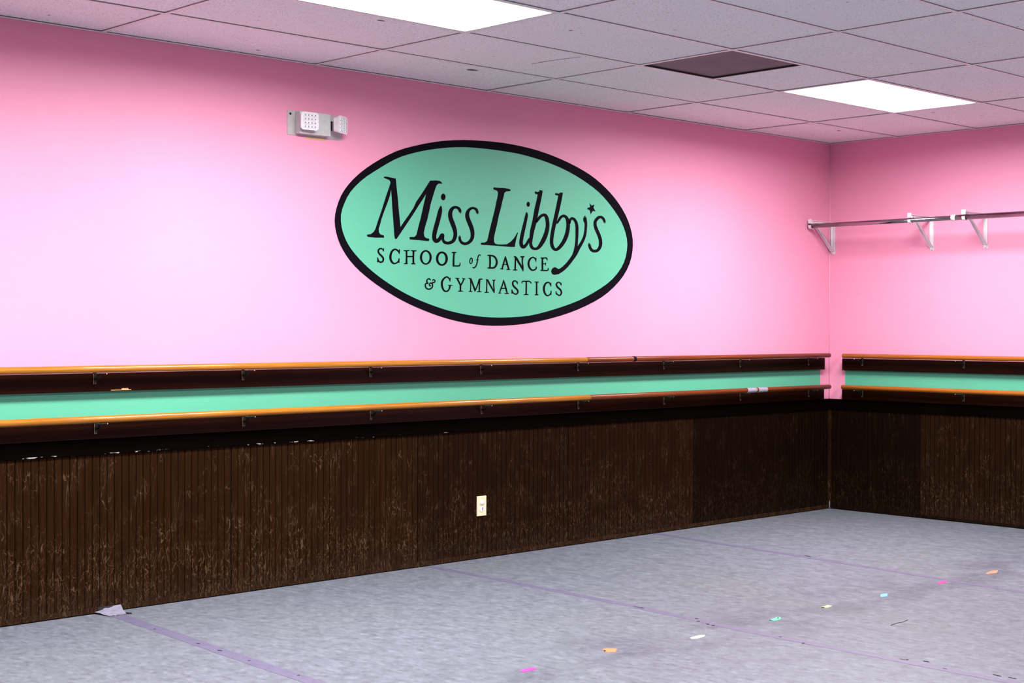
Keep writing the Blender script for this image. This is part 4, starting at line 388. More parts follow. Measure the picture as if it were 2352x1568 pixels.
('S', [('R',[1719,-3008,1711,-2982,1704,-2955,1694,-2927,1678,-2899,1657,-2874,1631,-2849,1601,-2827,1565,-2808,1526,-2796,1484,-2791,1441,-2791,1398,-2797,1357,-2810,1316,-2829,1277,-2855,1247,-2888,1228,-2927,1218,-2969,1216,-3013,1225,-3058,1245,-3102,1273,-3143,1307,-3181,1345,-3217,1389,-3249,1436,-3277,1479,-3301,1516,-3324,1552,-3349,1586,-3372,1612,-3394,1629,-3413,1640,-3433,1646,-3456,1648,-3480,1645,-3500,1637,-3519,1624,-3539,1608,-3555,1593,-3566,1577,-3572,1554,-3576,1527,-3576,1501,-3574,1474,-3568,1444,-3558,1413,-3544,1386,-3528,1360,-3510,1337,-3488,1316,-3466,1300,-3445,1289,-3427,1282,-3407,1276,-3383,1268,-3358],[1662,-3024,1644,-3000,1627,-2977,1610,-2955,1593,-2937,1573,-2918,1552,-2899,1531,-2884,1513,-2874,1494,-2869,1472,-2867,1451,-2867,1433,-2871,1413,-2880,1393,-2894,1376,-2909,1366,-2924,1359,-2945,1355,-2974,1355,-3003,1362,-3030,1377,-3056,1401,-3085,1431,-3115,1462,-3143,1494,-3167,1534,-3192,1578,-3218,1620,-3246,1657,-3274,1693,-3303,1727,-3334,1755,-3370,1771,-3408,1778,-3447,1777,-3484,1768,-3520,1750,-3553,1725,-3585,1693,-3613,1655,-3635,1610,-3649,1564,-3656,1518,-3656,1473,-3651,1430,-3640,1388,-3624,1349,-3605,1314,-3584,1282,-3559,1253,-3532,1227,-3503,1208,-3473,1198,-3442,1197,-3414,1199,-3388,1200,-3364],[1674,-3032,1691,-3035,1708,-3030,1717,-3019],[1259,-3347,1242,-3339,1221,-3341,1207,-3351]),('P',[1649,-2868,1709,-2857,1710,-3025,1649,-2977]),('P',[1185,-3352,1240,-3341,1282,-3577,1186,-3608])]),
('T', [('R',[2079,-2969,2088,-2940,2094,-2910,2103,-2888,2110,-2881,2121,-2878,2148,-2874,2187,-2871,2229,-2869,2272,-2868,2318,-2870,2369,-2872,2423,-2872,2483,-2868,2543,-2862,2597,-2857,2636,-2858,2659,-2865,2677,-2876,2698,-2892,2722,-2908,2746,-2922,2769,-2935,2793,-2950,2818,-2964],[2019,-2967,2018,-2938,2015,-2906,2019,-2871,2042,-2836,2088,-2814,2136,-2806,2182,-2803,2227,-2801,2275,-2799,2324,-2800,2374,-2801,2422,-2800,2475,-2797,2535,-2792,2597,-2789,2655,-2792,2705,-2803,2743,-2821,2771,-2839,2794,-2856,2815,-2875,2834,-2896,2849,-2916,2865,-2936],[2025,-2977,2037,-2986,2056,-2987,2070,-2980],[2833,-2969,2851,-2968,2866,-2959,2869,-2947]),('R',[2348,-2842,2348,-2931,2349,-3018,2349,-3107,2349,-3199,2348,-3296,2346,-3395,2344,-3496,2342,-3597],[2470,-2839,2471,-2928,2471,-3016,2472,-3105,2471,-3198,2470,-3294,2468,-3394,2466,-3496,2465,-3596],[2455,-2818,2428,-2803,2390,-2804,2362,-2820],[2357,-3618,2384,-3633,2422,-3633,2449,-3617]),('R',[2237,-3661,2283,-3658,2328,-3655,2372,-3653,2412,-3652,2452,-3652,2493,-3652,2537,-3654,2582,-3655],[2226,-3610,2270,-3601,2315,-3592,2362,-3584,2412,-3580,2460,-3582,2506,-3589,2550,-3596,2593,-3603],[2210,-3618,2200,-3631,2203,-3647,2218,-3657],[2601,-3650,2616,-3640,2619,-3624,2609,-3611])]),
('I', [('R',[3215,-2881,3214,-2966,3214,-3049,3214,-3134,3213,-3222,3214,-3314,3214,-3409,3214,-3506,3215,-3602],[3339,-2879,3340,-2963,3341,-3046,3342,-3131,3343,-3219,3344,-3311,3344,-3407,3344,-3504,3344,-3600],[3324,-2857,3296,-2842,3258,-2843,3230,-2860],[3231,-3624,3260,-3640,3300,-3639,3329,-3622]),('R',[3104,-2878,3145,-2885,3186,-2893,3229,-2900,3274,-2904,3320,-2903,3366,-2899,3411,-2893,3455,-2888],[3112,-2830,3155,-2828,3198,-2826,3239,-2825,3280,-2824,3321,-2825,3364,-2827,3409,-2829,3454,-2832],[3095,-2835,3081,-2845,3078,-2859,3088,-2871],[3474,-2880,3488,-2867,3488,-2850,3473,-2838]),('R',[3146,-3661,3182,-3660,3217,-3658,3250,-3657,3280,-3657,3311,-3656,3346,-3656,3385,-3656,3423,-3656],[3132,-3606,3166,-3598,3200,-3588,3238,-3581,3280,-3577,3322,-3579,3362,-3586,3399,-3593,3435,-3600],[3115,-3615,3104,-3629,3108,-3646,3125,-3657],[3444,-3651,3461,-3640,3464,-3623,3453,-3609])]),
('C', [('R',[4540,-3088,4535,-3056,4531,-3024,4522,-2990,4506,-2955,4481,-2923,4450,-2892,4414,-2865,4377,-2842,4339,-2826,4296,-2816,4248,-2812,4198,-2818,4145,-2829,4085,-2847,4024,-2873,3968,-2909,3921,-2955,3883,-3007,3852,-3061,3829,-3114,3815,-3165,3809,-3215,3810,-3265,3817,-3316,3829,-3370,3847,-3427,3871,-3482,3901,-3533,3939,-3578,3983,-3617,4029,-3649,4073,-3675,4117,-3693,4163,-3703,4211,-3705,4259,-3700,4308,-3686,4356,-3667,4401,-3644,4440,-3621,4474,-3598,4505,-3572,4532,-3543,4552,-3509,4561,-3472,4561,-3435,4558,-3400,4557,-3367],[4479,-3100,4462,-3071,4445,-3041,4428,-3015,4409,-2992,4386,-2969,4360,-2944,4333,-2923,4308,-2909,4287,-2900,4269,-2895,4252,-2894,4229,-2899,4194,-2911,4155,-2929,4118,-2952,4089,-2977,4064,-3009,4039,-3051,4017,-3097,4001,-3140,3990,-3179,3985,-3218,3983,-3258,3987,-3300,3995,-3347,4009,-3396,4026,-3443,4046,-3483,4070,-3517,4100,-3550,4131,-3577,4160,-3598,4181,-3611,4197,-3618,4212,-3622,4232,-3621,4260,-3614,4296,-3600,4332,-3581,4365,-3561,4394,-3543,4419,-3525,4439,-3507,4454,-3488,4464,-3464,4469,-3435,4472,-3401,4476,-3367],[4491,-3109,4507,-3114,4526,-3110,4537,-3100],[4548,-3353,4530,-3343,4505,-3343,4487,-3353]),('P',[4480,-2872,4543,-2861,4530,-3104,4472,-3054]),('P',[4488,-3347,4545,-3356,4561,-3609,4475,-3600])]),
('S', [('R',[5414,-2997,5408,-2973,5404,-2948,5396,-2922,5382,-2896,5362,-2873,5338,-2851,5309,-2831,5278,-2814,5244,-2802,5206,-2793,5164,-2790,5119,-2794,5074,-2806,5029,-2825,4986,-2848,4951,-2875,4925,-2905,4908,-2938,4900,-2976,4906,-3017,4927,-3059,4957,-3101,4993,-3142,5034,-3180,5083,-3212,5133,-3238,5177,-3259,5211,-3280,5242,-3304,5273,-3330,5298,-3356,5317,-3381,5330,-3405,5338,-3430,5341,-3453,5339,-3475,5332,-3498,5318,-3524,5300,-3548,5283,-3564,5265,-3574,5245,-3581,5224,-3585,5208,-3586,5190,-3582,5163,-3572,5133,-3557,5102,-3540,5073,-3523,5048,-3506,5027,-3490,5012,-3475,5000,-3457,4992,-3433,4984,-3405,4975,-3376],[5352,-3011,5338,-2989,5324,-2967,5310,-2947,5295,-2931,5279,-2914,5261,-2897,5243,-2883,5225,-2874,5206,-2869,5186,-2867,5168,-2868,5152,-2871,5129,-2880,5100,-2895,5075,-2911,5059,-2927,5050,-2941,5043,-2957,5042,-2972,5047,-2989,5062,-3013,5087,-3045,5120,-3077,5152,-3105,5185,-3126,5227,-3147,5276,-3171,5324,-3201,5364,-3234,5398,-3268,5428,-3303,5452,-3340,5469,-3376,5479,-3413,5483,-3451,5477,-3489,5461,-3528,5437,-3564,5407,-3598,5372,-3627,5330,-3649,5285,-3664,5236,-3671,5185,-3670,5137,-3658,5095,-3639,5060,-3618,5029,-3599,4999,-3580,4968,-3560,4939,-3535,4916,-3505,4906,-3472,4906,-3440,4909,-3410,4912,-3381],[5364,-3020,5381,-3024,5400,-3020,5411,-3009],[4966,-3366,4951,-3359,4931,-3361,4918,-3370]),('P',[5353,-2848,5411,-2835,5427,-2993,5359,-2974]),('P',[4906,-3390,4963,-3358,5022,-3550,4936,-3602])]),
]
OVAL_OUT = [11848,497,11945,111,11967,-283,11922,-683,11822,-1086,11650,-1489,11398,-1888,11060,-2278,10650,-2655,10169,-3017,9631,-3362,9023,-3682,8343,-3970,7624,-4230,6881,-4468,6116,-4681,5334,-4868,4540,-5031,3741,-5172,2940,-5293,2136,-5388,1329,-5451,528,-5487,-263,-5497,-1040,-5474,-1794,-5414,-2522,-5328,-3218,-5221,-3883,-5095,-4514,-4952,-5111,-4793,-5680,-4628,-6227,-4458,-6748,-4279,-7240,-4091,-7708,-3894,-8156,-3691,-8586,-3482,-8999,-3267,-9395,-3045,-9772,-2815,-10130,-2576,-10463,-2325,-10761,-2063,-11021,-1788,-11247,-1504,-11439,-1210,-11590,-907,-11701,-595,-11777,-277,-11806,49,-11775,379,-11686,711,-11561,1045,-11393,1381,-11161,1713,-10872,2039,-10534,2359,-10145,2671,-9711,2972,-9236,3264,-8725,3545,-8182,3817,-7600,4075,-6956,4297,-6268,4487,-5570,4666,-4852,4826,-4113,4957,-3360,5059,-2601,5140,-1837,5190,-1075,5220,-316,5242,440,5246,1189,5223,1930,5180,2663,5119,3383,5038,4083,4932,4765,4805,5431,4663,6080,4504,6712,4329,7326,4138,7915,3928,8461,3694,8961,3436,9428,3163,9868,2878,10272,2578,10637,2262,10966,1934,11258,1594,11506,1240,11700,874]
OVAL_IN = [11249,470,11383,102,11432,-276,11387,-659,11290,-1045,11108,-1430,10830,-1806,10463,-2170,10023,-2518,9495,-2842,8894,-3137,8264,-3413,7621,-3673,6953,-3911,6249,-4121,5529,-4306,4810,-4477,4090,-4634,3365,-4775,2629,-4889,1874,-4955,1124,-4991,387,-5009,-335,-5008,-1042,-4984,-1728,-4934,-2391,-4861,-3028,-4771,-3640,-4666,-4223,-4544,-4777,-4407,-5308,-4263,-5820,-4115,-6310,-3958,-6775,-3790,-7218,-3614,-7642,-3431,-8047,-3240,-8435,-3043,-8809,-2838,-9168,-2627,-9510,-2406,-9833,-2177,-10138,-1937,-10428,-1688,-10695,-1428,-10922,-1155,-11105,-870,-11247,-574,-11343,-270,-11393,43,-11389,361,-11302,681,-11161,1002,-10985,1322,-10748,1639,-10442,1945,-10085,2243,-9680,2529,-9224,2799,-8751,3064,-8273,3330,-7766,3588,-7203,3822,-6583,4019,-5934,4193,-5267,4346,-4583,4477,-3891,4588,-3190,4677,-2482,4736,-1774,4765,-1074,4777,-381,4777,306,4768,989,4749,1668,4716,2333,4657,2986,4580,3629,4487,4258,4379,4876,4255,5479,4116,6060,3957,6619,3780,7160,3589,7683,3383,8189,3164,8665,2926,9103,2669,9497,2394,9862,2106,10209,1806,10538,1494,10830,1168,11068,826]
MARKS = {
'pink': [[-5.3226, -2.189], [-5.2985, -2.1764], [-5.2425, -2.1779], [-5.2456, -2.2005], [-5.265, -2.2128], [-5.3254, -2.2114], [-5.3315, -2.2007]],
'orange': [[-4.7997, -2.1433], [-4.7774, -2.1412], [-4.7473, -2.1752], [-4.8006, -2.2162], [-4.8299, -2.1943], [-4.8222, -2.1677]],
'white': [[-4.3539, -2.2447], [-4.288, -2.2393], [-4.2571, -2.2494], [-4.2904, -2.2719], [-4.344, -2.276], [-4.3691, -2.266]],
'green': [[-3.7804, -2.2393], [-3.7449, -2.2377], [-3.6977, -2.2254], [-3.6933, -2.2394], [-3.7226, -2.2655], [-3.7746, -2.2765], [-3.7953, -2.26]],
'yellow': [[-3.3474, -2.2226], [-3.3054, -2.2237], [-3.2802, -2.2165], [-3.2775, -2.2421], [-3.3133, -2.2514], [-3.3351, -2.2538], [-3.3565, -2.2338]],
'blue': [[-2.852, -2.2402], [-2.8234, -2.2336], [-2.7871, -2.2423], [-2.8565, -2.2856], [-2.8827, -2.2808], [-2.8991, -2.2737]],
'magenta': [[-2.337, -2.2584], [-2.2625, -2.2381], [-2.228, -2.2554], [-2.2847, -2.2816], [-2.3518, -2.2807]],
'coral': [[-1.8559, -2.2755], [-1.7448, -2.2537], [-1.7079, -2.2699], [-1.7948, -2.3087], [-1.8679, -2.2918]],
'orange_hole': [[-4.8107, -2.1559], [-4.806, -2.1602], [-4.816, -2.1792], [-4.8275, -2.1775]],
'green_hole': [[-3.7797, -2.24], [-3.7771, -2.2466], [-3.7849, -2.267], [-3.7943, -2.2568]],
'green_hole2': [[-3.7321, -2.2468], [-3.6959, -2.2314], [-3.7215, -2.2525]],
'yellow_hole': [[-3.3467, -2.2233], [-3.3298, -2.2391], [-3.3467, -2.2444], [-3.3574, -2.2344]],
'thread': [[-3.4833, -2.6937], [-3.4196, -2.6858], [-3.3846, -2.6913], [-3.3151, -2.6805]],
}
SCUFFS = {2: [[[-3.9934, -1.5994], [-3.9953, -1.6399]], [[-3.9935, -1.6356], [-3.9949, -1.6644]], [[-4.0073, -1.9887], [-4.0083, -2.01]], [[-4.049, -2.0329], [-4.0499, -2.0539]], [[-4.0654, -2.0992], [-4.0663, -2.1199]], [[-4.0701, -2.1379], [-4.0707, -2.1533]], [[-4.0578, -2.4968], [-4.0584, -2.511]], [[-4.0882, -2.6395], [-4.0887, -2.6509]], [[-4.0493, -3.0878], [-4.0506, -3.1125]], [[-4.0438, -3.1113], [-4.0443, -3.1216]], [[-4.0145, -3.172], [-4.0161, -3.2003]], [[-4.0275, -3.482], [-4.0295, -3.5193]], [[-4.0245, -3.5454], [-4.0264, -3.5785]], [[-4.0767, -3.2954], [-4.0776, -3.3149]]], 3: [[[-2.0541, -1.2256], [-2.0667, -1.2773]]], 1: [[[-5.9778, -1.0641], [-5.9737, -1.0905]], [[-5.9703, -0.8893], [-5.9674, -0.9086]], [[-5.9921, -1.3099], [-5.9905, -1.3199]], [[-5.9501, -0.5035], [-5.9484, -0.5155]], [[-5.9967, -1.6515], [-5.9948, -1.663]]]}

# ================================================================== SETTING
T = 0.15
floor = MB().box((X0 - T, Y0 - T, -0.1), (T, T, 0)).build('floor', M['floor'], kind='structure', label='scuffed light grey sheet vinyl floor')
wall_l = MB().box((X0, 0, 0), (T, T, H + 0.2)).build('wall_left', M['pink'], kind='structure', label='long bubblegum pink painted wall carrying the oval sign')
wall_r = MB().box((0, Y0, 0), (T, 0, H + 0.2)).build('wall_right', M['pink'], kind='structure', label='pink wall with the clothes rod right of the corner')
MB().box((X0 - T, Y0 - T, 0), (T, Y0, H + 0.2)).build('wall_back', M['pink'], kind='structure', label='pink wall behind the camera')
MB().box((X0 - T, Y0, 0), (X0, T, H + 0.2)).build('wall_near', M['pink'], kind='structure', label='pink end wall outside the picture')
# mint stripe between the two barres (a coat of paint on each wall)
MB().box((-9.2, -0.0008, 0.86), (-0.115, 0, 1.06)).build('painted_stripe', M['mint'], wall_l, label='mint green painted stripe between the two barres')
MB().box((-0.0008, -3.6, 0.86), (0, -0.139, 1.06)).build('painted_stripe', M['mint'], wall_r, label='mint green painted stripe between the two barres')

# ---- ceiling: slab, tees, tiles
ceil = MB().box((X0, Y0, H + 0.05), (0, 0, H + 0.2)).build('ceiling', M['tile'], kind='structure', label='suspended ceiling of speckled off-white tiles')
xs = [0.0, -TA]
while xs[-1] - TX > X0 + 0.3: xs.append(xs[-1] - TX)
xs.append(X0)
ys = [0.0, -TR]
while ys[-1] - TY > Y0 + 0.2: ys.append(ys[-1] - TY)
ys.append(Y0)
NX, NY = len(xs) - 1, len(ys) - 1
FW = 0.0225
def tee_mesh(name, along, length):
    """inverted T, running from 0 to -length"""
    mb = MB()
    if along == 'x':
        mb.box((0, -FW/2, 0), (-length, FW/2, 0.0012)); mb.box((0, -0.0015, 0.0012), (-length, 0.0015, 0.034))
    else:
        mb.box((-FW/2, 0, 0), (FW/2, -length, 0.0012)); mb.box((-0.0015, 0, 0.0012), (0.0015, -length, 0.034))
    return mb.mesh(name, M['tee'])
me_main = tee_mesh('main_tee', 'y', -Y0)
for i in range(1, NX):
    inst('main_tee', me_main, (xs[i], 0, H), ceil)
cross = {}
light_cells = {}
for ci in (1, 4, 6):
    for rj in (2, 8):
        if ci < NX and rj < NY: light_cells[(ci, rj)] = True
VENT = (2, 2)
for j in range(1, NY):
    for i in range(NX):
        L = round(xs[i] - xs[i+1], 3)
        if L not in cross: cross[L] = tee_mesh('cross_tee', 'x', L - FW)
        inst('cross_tee', cross[L], (xs[i] - FW/2, ys[j], H + 0.0002), ceil)
# short tee beside the vent
vx = xs[VENT[0]+1] + TX/2
inst('cross_tee', tee_mesh('cross_tee', 'y', TY - FW), (vx, ys[VENT[1]] - FW/2, H + 0.0002), ceil)
tiles = {}
rnd = random.Random(4)
def tile(xa, xb, ya, yb):
    w, d = round(xa - xb, 3), round(ya - yb, 3)
    key = (w, d)
    if key not in tiles:
        g = 0.004
        tiles[key] = MB().box((-g, -g, 0), (-w + g, -d + g, 0.016)).mesh('ceiling_tile', M['tile'])
    inst('ceiling_tile', tiles[key], (xa, ya, H + 0.0045 + rnd.random() * 0.0015), ceil)
for i in range(NX):
    for j in range(NY):
        if (i, j) in light_cells: continue
        if (i, j) == VENT:
            tile(vx, xs[i+1] , ys[j], ys[j+1]) if False else tile(xs[i], vx, ys[j], ys[j+1]); continue
        tile(xs[i], xs[i+1], ys[j], ys[j+1])
# hairline crack in one tile
crk = [(-3.914, -0.812), (-3.916, -0.873), (-3.913, -0.912), (-3.902, -1.017), (-3.877, -1.127)]
for k in range(len(crk) - 1):
    MB().bar((crk[k][0], crk[k][1], H + 0.0046), (crk[k+1][0], crk[k+1][1], H + 0.0046), 0.006 if k == 1 else 0.003, 0.0024).build('tile_crack', M['dirt'], ceil)
# wall angle
MB().box((X0, -0.021, H - 0.0005), (0, 0, H + 0.0012)).build('wall_angle', M['tee'], ceil)
MB().box((-0.021, Y0, H - 0.0005), (0, -0.021, H + 0.0012)).build('wall_angle', M['tee'], ceil)

# ---- wainscot: bead planks, cap board, base strip, corner moulding
PW = 0.0381
def plank_mesh(axis, w, h, mat):
    """one bead: chamfered strip, back at 0, front towards the room"""
    t0, t1, c = -0.002, -0.009, 0.003
    prof = [(0, t0), (0, t1 + c), (c, t1), (w - c, t1), (w, t1 + c), (w, t0)]
    v = []
    for z in (0.004, h):
        for a, b in prof:
            v.append((-a, b, z) if axis == 'x' else (b, -a, z))
    n = len(prof)
    f = [(i, (i+1) % n, n + (i+1) % n, n + i) for i in range(n)] + [tuple(range(n, 2*n)), tuple(reversed(range(n)))]
    if axis == 'x': f = [tuple(reversed(q)) for q in f]
    return MB().add(v, f).mesh('plank', M[mat])
PLANK = {(a, m): plank_mesh(a, PW - 0.0032, 0.745, m) for a in 'xy' for m in ('bead', 'bead_mid', 'bead_dark')}   # sheets differ in stain
wl = MB().box((-9.2, -0.003, 0), (0, 0, 0.80)).build('trim_1', M['groove'], kind='structure', label='dark brown beadboard wainscot along the long pink wall')
wr = MB().box((-0.003, -3.6, 0), (0, -0.003, 0.80)).build('trim_2', M['groove'], kind='structure', label='dark brown beadboard wainscot right of the corner')
def run_planks(mats, axis, start, seams, end, parent):
    """beads laid sheet by sheet: about 1.2 m sheets with a slightly wider joint between them"""
    a = start
    for si, s in enumerate(seams + [end]):
        me = PLANK[(axis, mats[min(si, len(mats) - 1)])]
        n = max(1, round((a - s - 0.003) / PW)); p = (a - s - 0.003) / n
        for k in range(n):
            q = a - p * k
            inst('plank', me, (q, 0, 0) if axis == 'x' else (0, q, 0), parent)
        a = s
run_planks(['bead_dark', 'bead_dark', 'bead_mid', 'bead_mid', 'bead'], 'x', -0.026, [-0.386, -1.596, -2.803, -4.009, -5.229, -6.44, -7.65], -8.8, wl)
run_planks(['bead_dark', 'bead_mid'], 'y', -0.026, [-0.77, -1.99], -3.2, wr)
MB().box((-9.2, -0.020, 0.742), (-0.0, 0, 0.818), 0.002).build('trim_3', M['band'], kind='structure', label='near-black cap board, barre shade in its colour, above the long wainscot')
MB().box((-0.020, -3.6, 0.742), (0, -0.0201, 0.818), 0.002).build('trim_4', M['band'], kind='structure', label='near-black cap board, barre shade in its colour, above the wainscot right of the corner')
MB().box((-9.2, -0.0105, 0.005), (-0.02, -0.0005, 0.030), 0.001).build('baseboard_left', M['bead'], kind='structure', label='low scuffed brown base strip under the long wainscot')
MB().box((-0.0105, -3.6, 0.005), (-0.0005, -0.0106, 0.026), 0.001).build('baseboard_right', M['bead_dark'], kind='structure', label='low brown base strip right of the corner')
cm = MB()
arc = [(-0.024 + 0.0, -0.0)]
prof = [(0, 0), (-0.026, 0), (-0.026, -0.006)] + [(-0.026 + 0.020 * math.sin(a), -0.006 - 0.020 * (1 - math.cos(a))) for a in [math.pi/2*k/4 for k in range(1, 5)]] + [(0, -0.026)]
n = len(prof)
cm.add([(x - 0.0005, y - 0.0005, z) for z in (0.004, 0.742) for x, y in prof],
       [tuple(reversed((i, (i+1) % n, n + (i+1) % n, n + i))) for i in range(n)] + [tuple(reversed(range(n, 2*n))), tuple(range(n))])
cm.build('trim_5', M['bead_mid'], kind='structure', label='narrow dark corner moulding between the two wainscots')
# bead of caulk running up the pink inside corner, and a dab on the floor below
MB().tube([(-0.002, -0.002, 0.82), (-0.002, -0.002, H - 0.004)], 0.003, 6).build('trim_6', M['caulk'], kind='structure', label='thin painted caulk bead up the inside corner of the pink walls')
MB().tube([(-0.027, -0.027, 0.002), (-0.027, -0.027, 0.06)], [0.005, 0.002], 6).build('caulk_dab', M['tapelight'], floor)

# ================================================================== LIGHT FITTINGS
def troffer(i, j, label):
    xa, xb, ya, yb = xs[i], xs[i+1], ys[j], ys[j+1]
    o = empty('ceiling_light', ((xa+xb)/2, (ya+yb)/2, H), label=label, cat='light', group='fluorescent panels set in the ceiling')
    e, w = 0.012, 0.010
    f = MB()
    f.box((xa-e, ya-e, H+0.0014), (xb+e, ya-e-w, H+0.008)); f.box((xa-e, yb+e, H+0.0014), (xb+e, yb+e+w, H+0.008))
    f.box((xa-e, ya-e-w, H+0.0014), (xa-e-w, yb+e+w, H+0.008)); f.box((xb+e, ya-e-w, H+0.0014), (xb+e+w, yb+e+w, H+0.008))
    f.build('frame', M['tee'], o)
    MB().box((xa-e-w, ya-e-w, H+0.004), (xb+e+w, yb+e+w, H+0.006)).build('lens', M['lamp'], o, label='glowing white lens')
    MB().box((xa-e, ya-e, H+0.009), (xb+e, yb+e, H+0.049)).build('housing', M['tee'], o)
    ld = bpy.data.lights.new('fluorescent_tubes', 'AREA')
    ld.shape = 'RECTANGLE'; ld.size = xa - xb - 0.05; ld.size_y = ya - yb - 0.05
    ld.energy = LAMP_W; ld.spread = math.radians(SPREAD); ld.color = (1.0, 0.985, 0.975)
    lo = bpy.data.objects.new('fluorescent_tubes', ld); lo.location = (0, 0, 0.0028)
    link(lo, o)
    return o
for (i, j) in light_cells:
    lab = {(1, 2): 'bright white fluorescent ceiling panel near the corner, beyond the dark vent',
           (4, 2): 'bright white fluorescent ceiling panel cut by the top edge, nearest the viewer',
           (6, 2): 'fluorescent ceiling panel left of the picture, beside the long wall', (1, 8): 'fluorescent ceiling panel right of the picture, beside the rod wall',
           (4, 8): 'fluorescent ceiling panel above the picture, in mid room', (6, 8): 'fluorescent ceiling panel above the picture, closest to the camera'}[(i, j)]
    troffer(i, j, lab)

# vent
vi, vj = VENT
va, vb, vc, vd = vx, xs[vi+1], ys[vj], ys[vj+1]
vo = empty('ceiling_vent', ((va+vb)/2, (vc+vd)/2, H), label='square taupe return-air vent in the ceiling grid', cat='vent')
e = 0.0115
f = MB()
f.box((va-e, vc-e, H+0.0014), (vb+e, vc-e-0.006, H+0.02)); f.box((va-e, vd+e, H+0.0014), (vb+e, vd+e+0.006, H+0.02))
f.box((va-e, vc-e-0.006, H+0.0014), (va-e-0.006, vd+e+0.006, H+0.02)); f.box((vb+e, vc-e-0.006, H+0.0014), (vb+e+0.006, vd+e+0.006, H+0.02))
f.build('frame', M['ventdark'], vo, label='dark recessed edge')
MB().box((va-e-0.006, vc-e-0.006, H+0.010), (vb+e+0.006, vd+e+0.006, H+0.013)).build('perforated_panel', M['vent'], vo)
MB().box((va-e, vc-e, H+0.014), (vb+e, vd+e, H+0.049)).build('housing', M['ventdark'], vo)

# ================================================================== PAINTED SIGN
OX, OZ = -3.4, 1.9
sign = empty('painted_sign', (OX, 0, OZ), label='mint green oval wall sign with black rim and lettering, painted on pink wall', cat='sign')
def pts(a): return [(OX + a[k] * 1e-4, OZ + a[k+1] * 1e-4) for k in range(0, len(a), 2)]
def flat(mb, poly, y):
    ar = sum(poly[i-1][0]*poly[i][1]-poly[i][0]*poly[i-1][1] for i in range(len(poly)))
    if ar < 0: poly = poly[::-1]
    mb.add([(x, y, z) for x, z in poly], [tuple(range(len(poly)))])
oo, ii = pts(OVAL_OUT), pts(OVAL_IN)
n = len(oo)
mb = MB(); flat(mb, [((a[0]+b[0]*3)/4, (a[1]+b[1]*3)/4) for a, b in zip(oo, ii)], -0.0008); mb.build('oval_field', M['mint'], sign, label='mint green field')
MB().add([(x, -0.0012, z) for x, z in oo] + [(x, -0.0012, z) for x, z in ii],
         [(i, (i+1) % n, n + (i+1) % n, n + i) for i in range(n)]).build('border', M['black_paint'], sign, label='hand-painted black rim')
for ch, shapes in LETTERS:
    mb = MB()
    for si, s in enumerate(shapes):
        y = -0.0016 - 0.00002 * si
        if s[0] == 'P': flat(mb, pts(s[1]), y)
        elif s[0] == 'O':
            a, b = pts(s[1]), pts(s[2]); m = len(a)
            mb.add([(x, y, z) for x, z in a + b], [(i, (i+1) % m, m + (i+1) % m, m + i) for i in range(m)])
        else:
            a, b = pts(s[1]), pts(s[2]); m = len(a)
            mb.add([(x, y, z) for x, z in a + b], [(i, i+1, m+i+1, m+i) for i in range(m-1)])
            flat(mb, [b[0]] + pts(s[3]) + [a[0]] if False else pts(s[3]) + [(( a[0][0]+b[0][0])/2, (a[0][1]+b[0][1])/2)], y)
            flat(mb, pts(s[4]) + [((a[-1][0]+b[-1][0])/2, (a[-1][1]+b[-1][1])/2)], y)
    nm = {'star': 'star', '&': 'ampersand'}.get(ch, 'letter')
    mb.build(nm, M['black_paint'], sign)

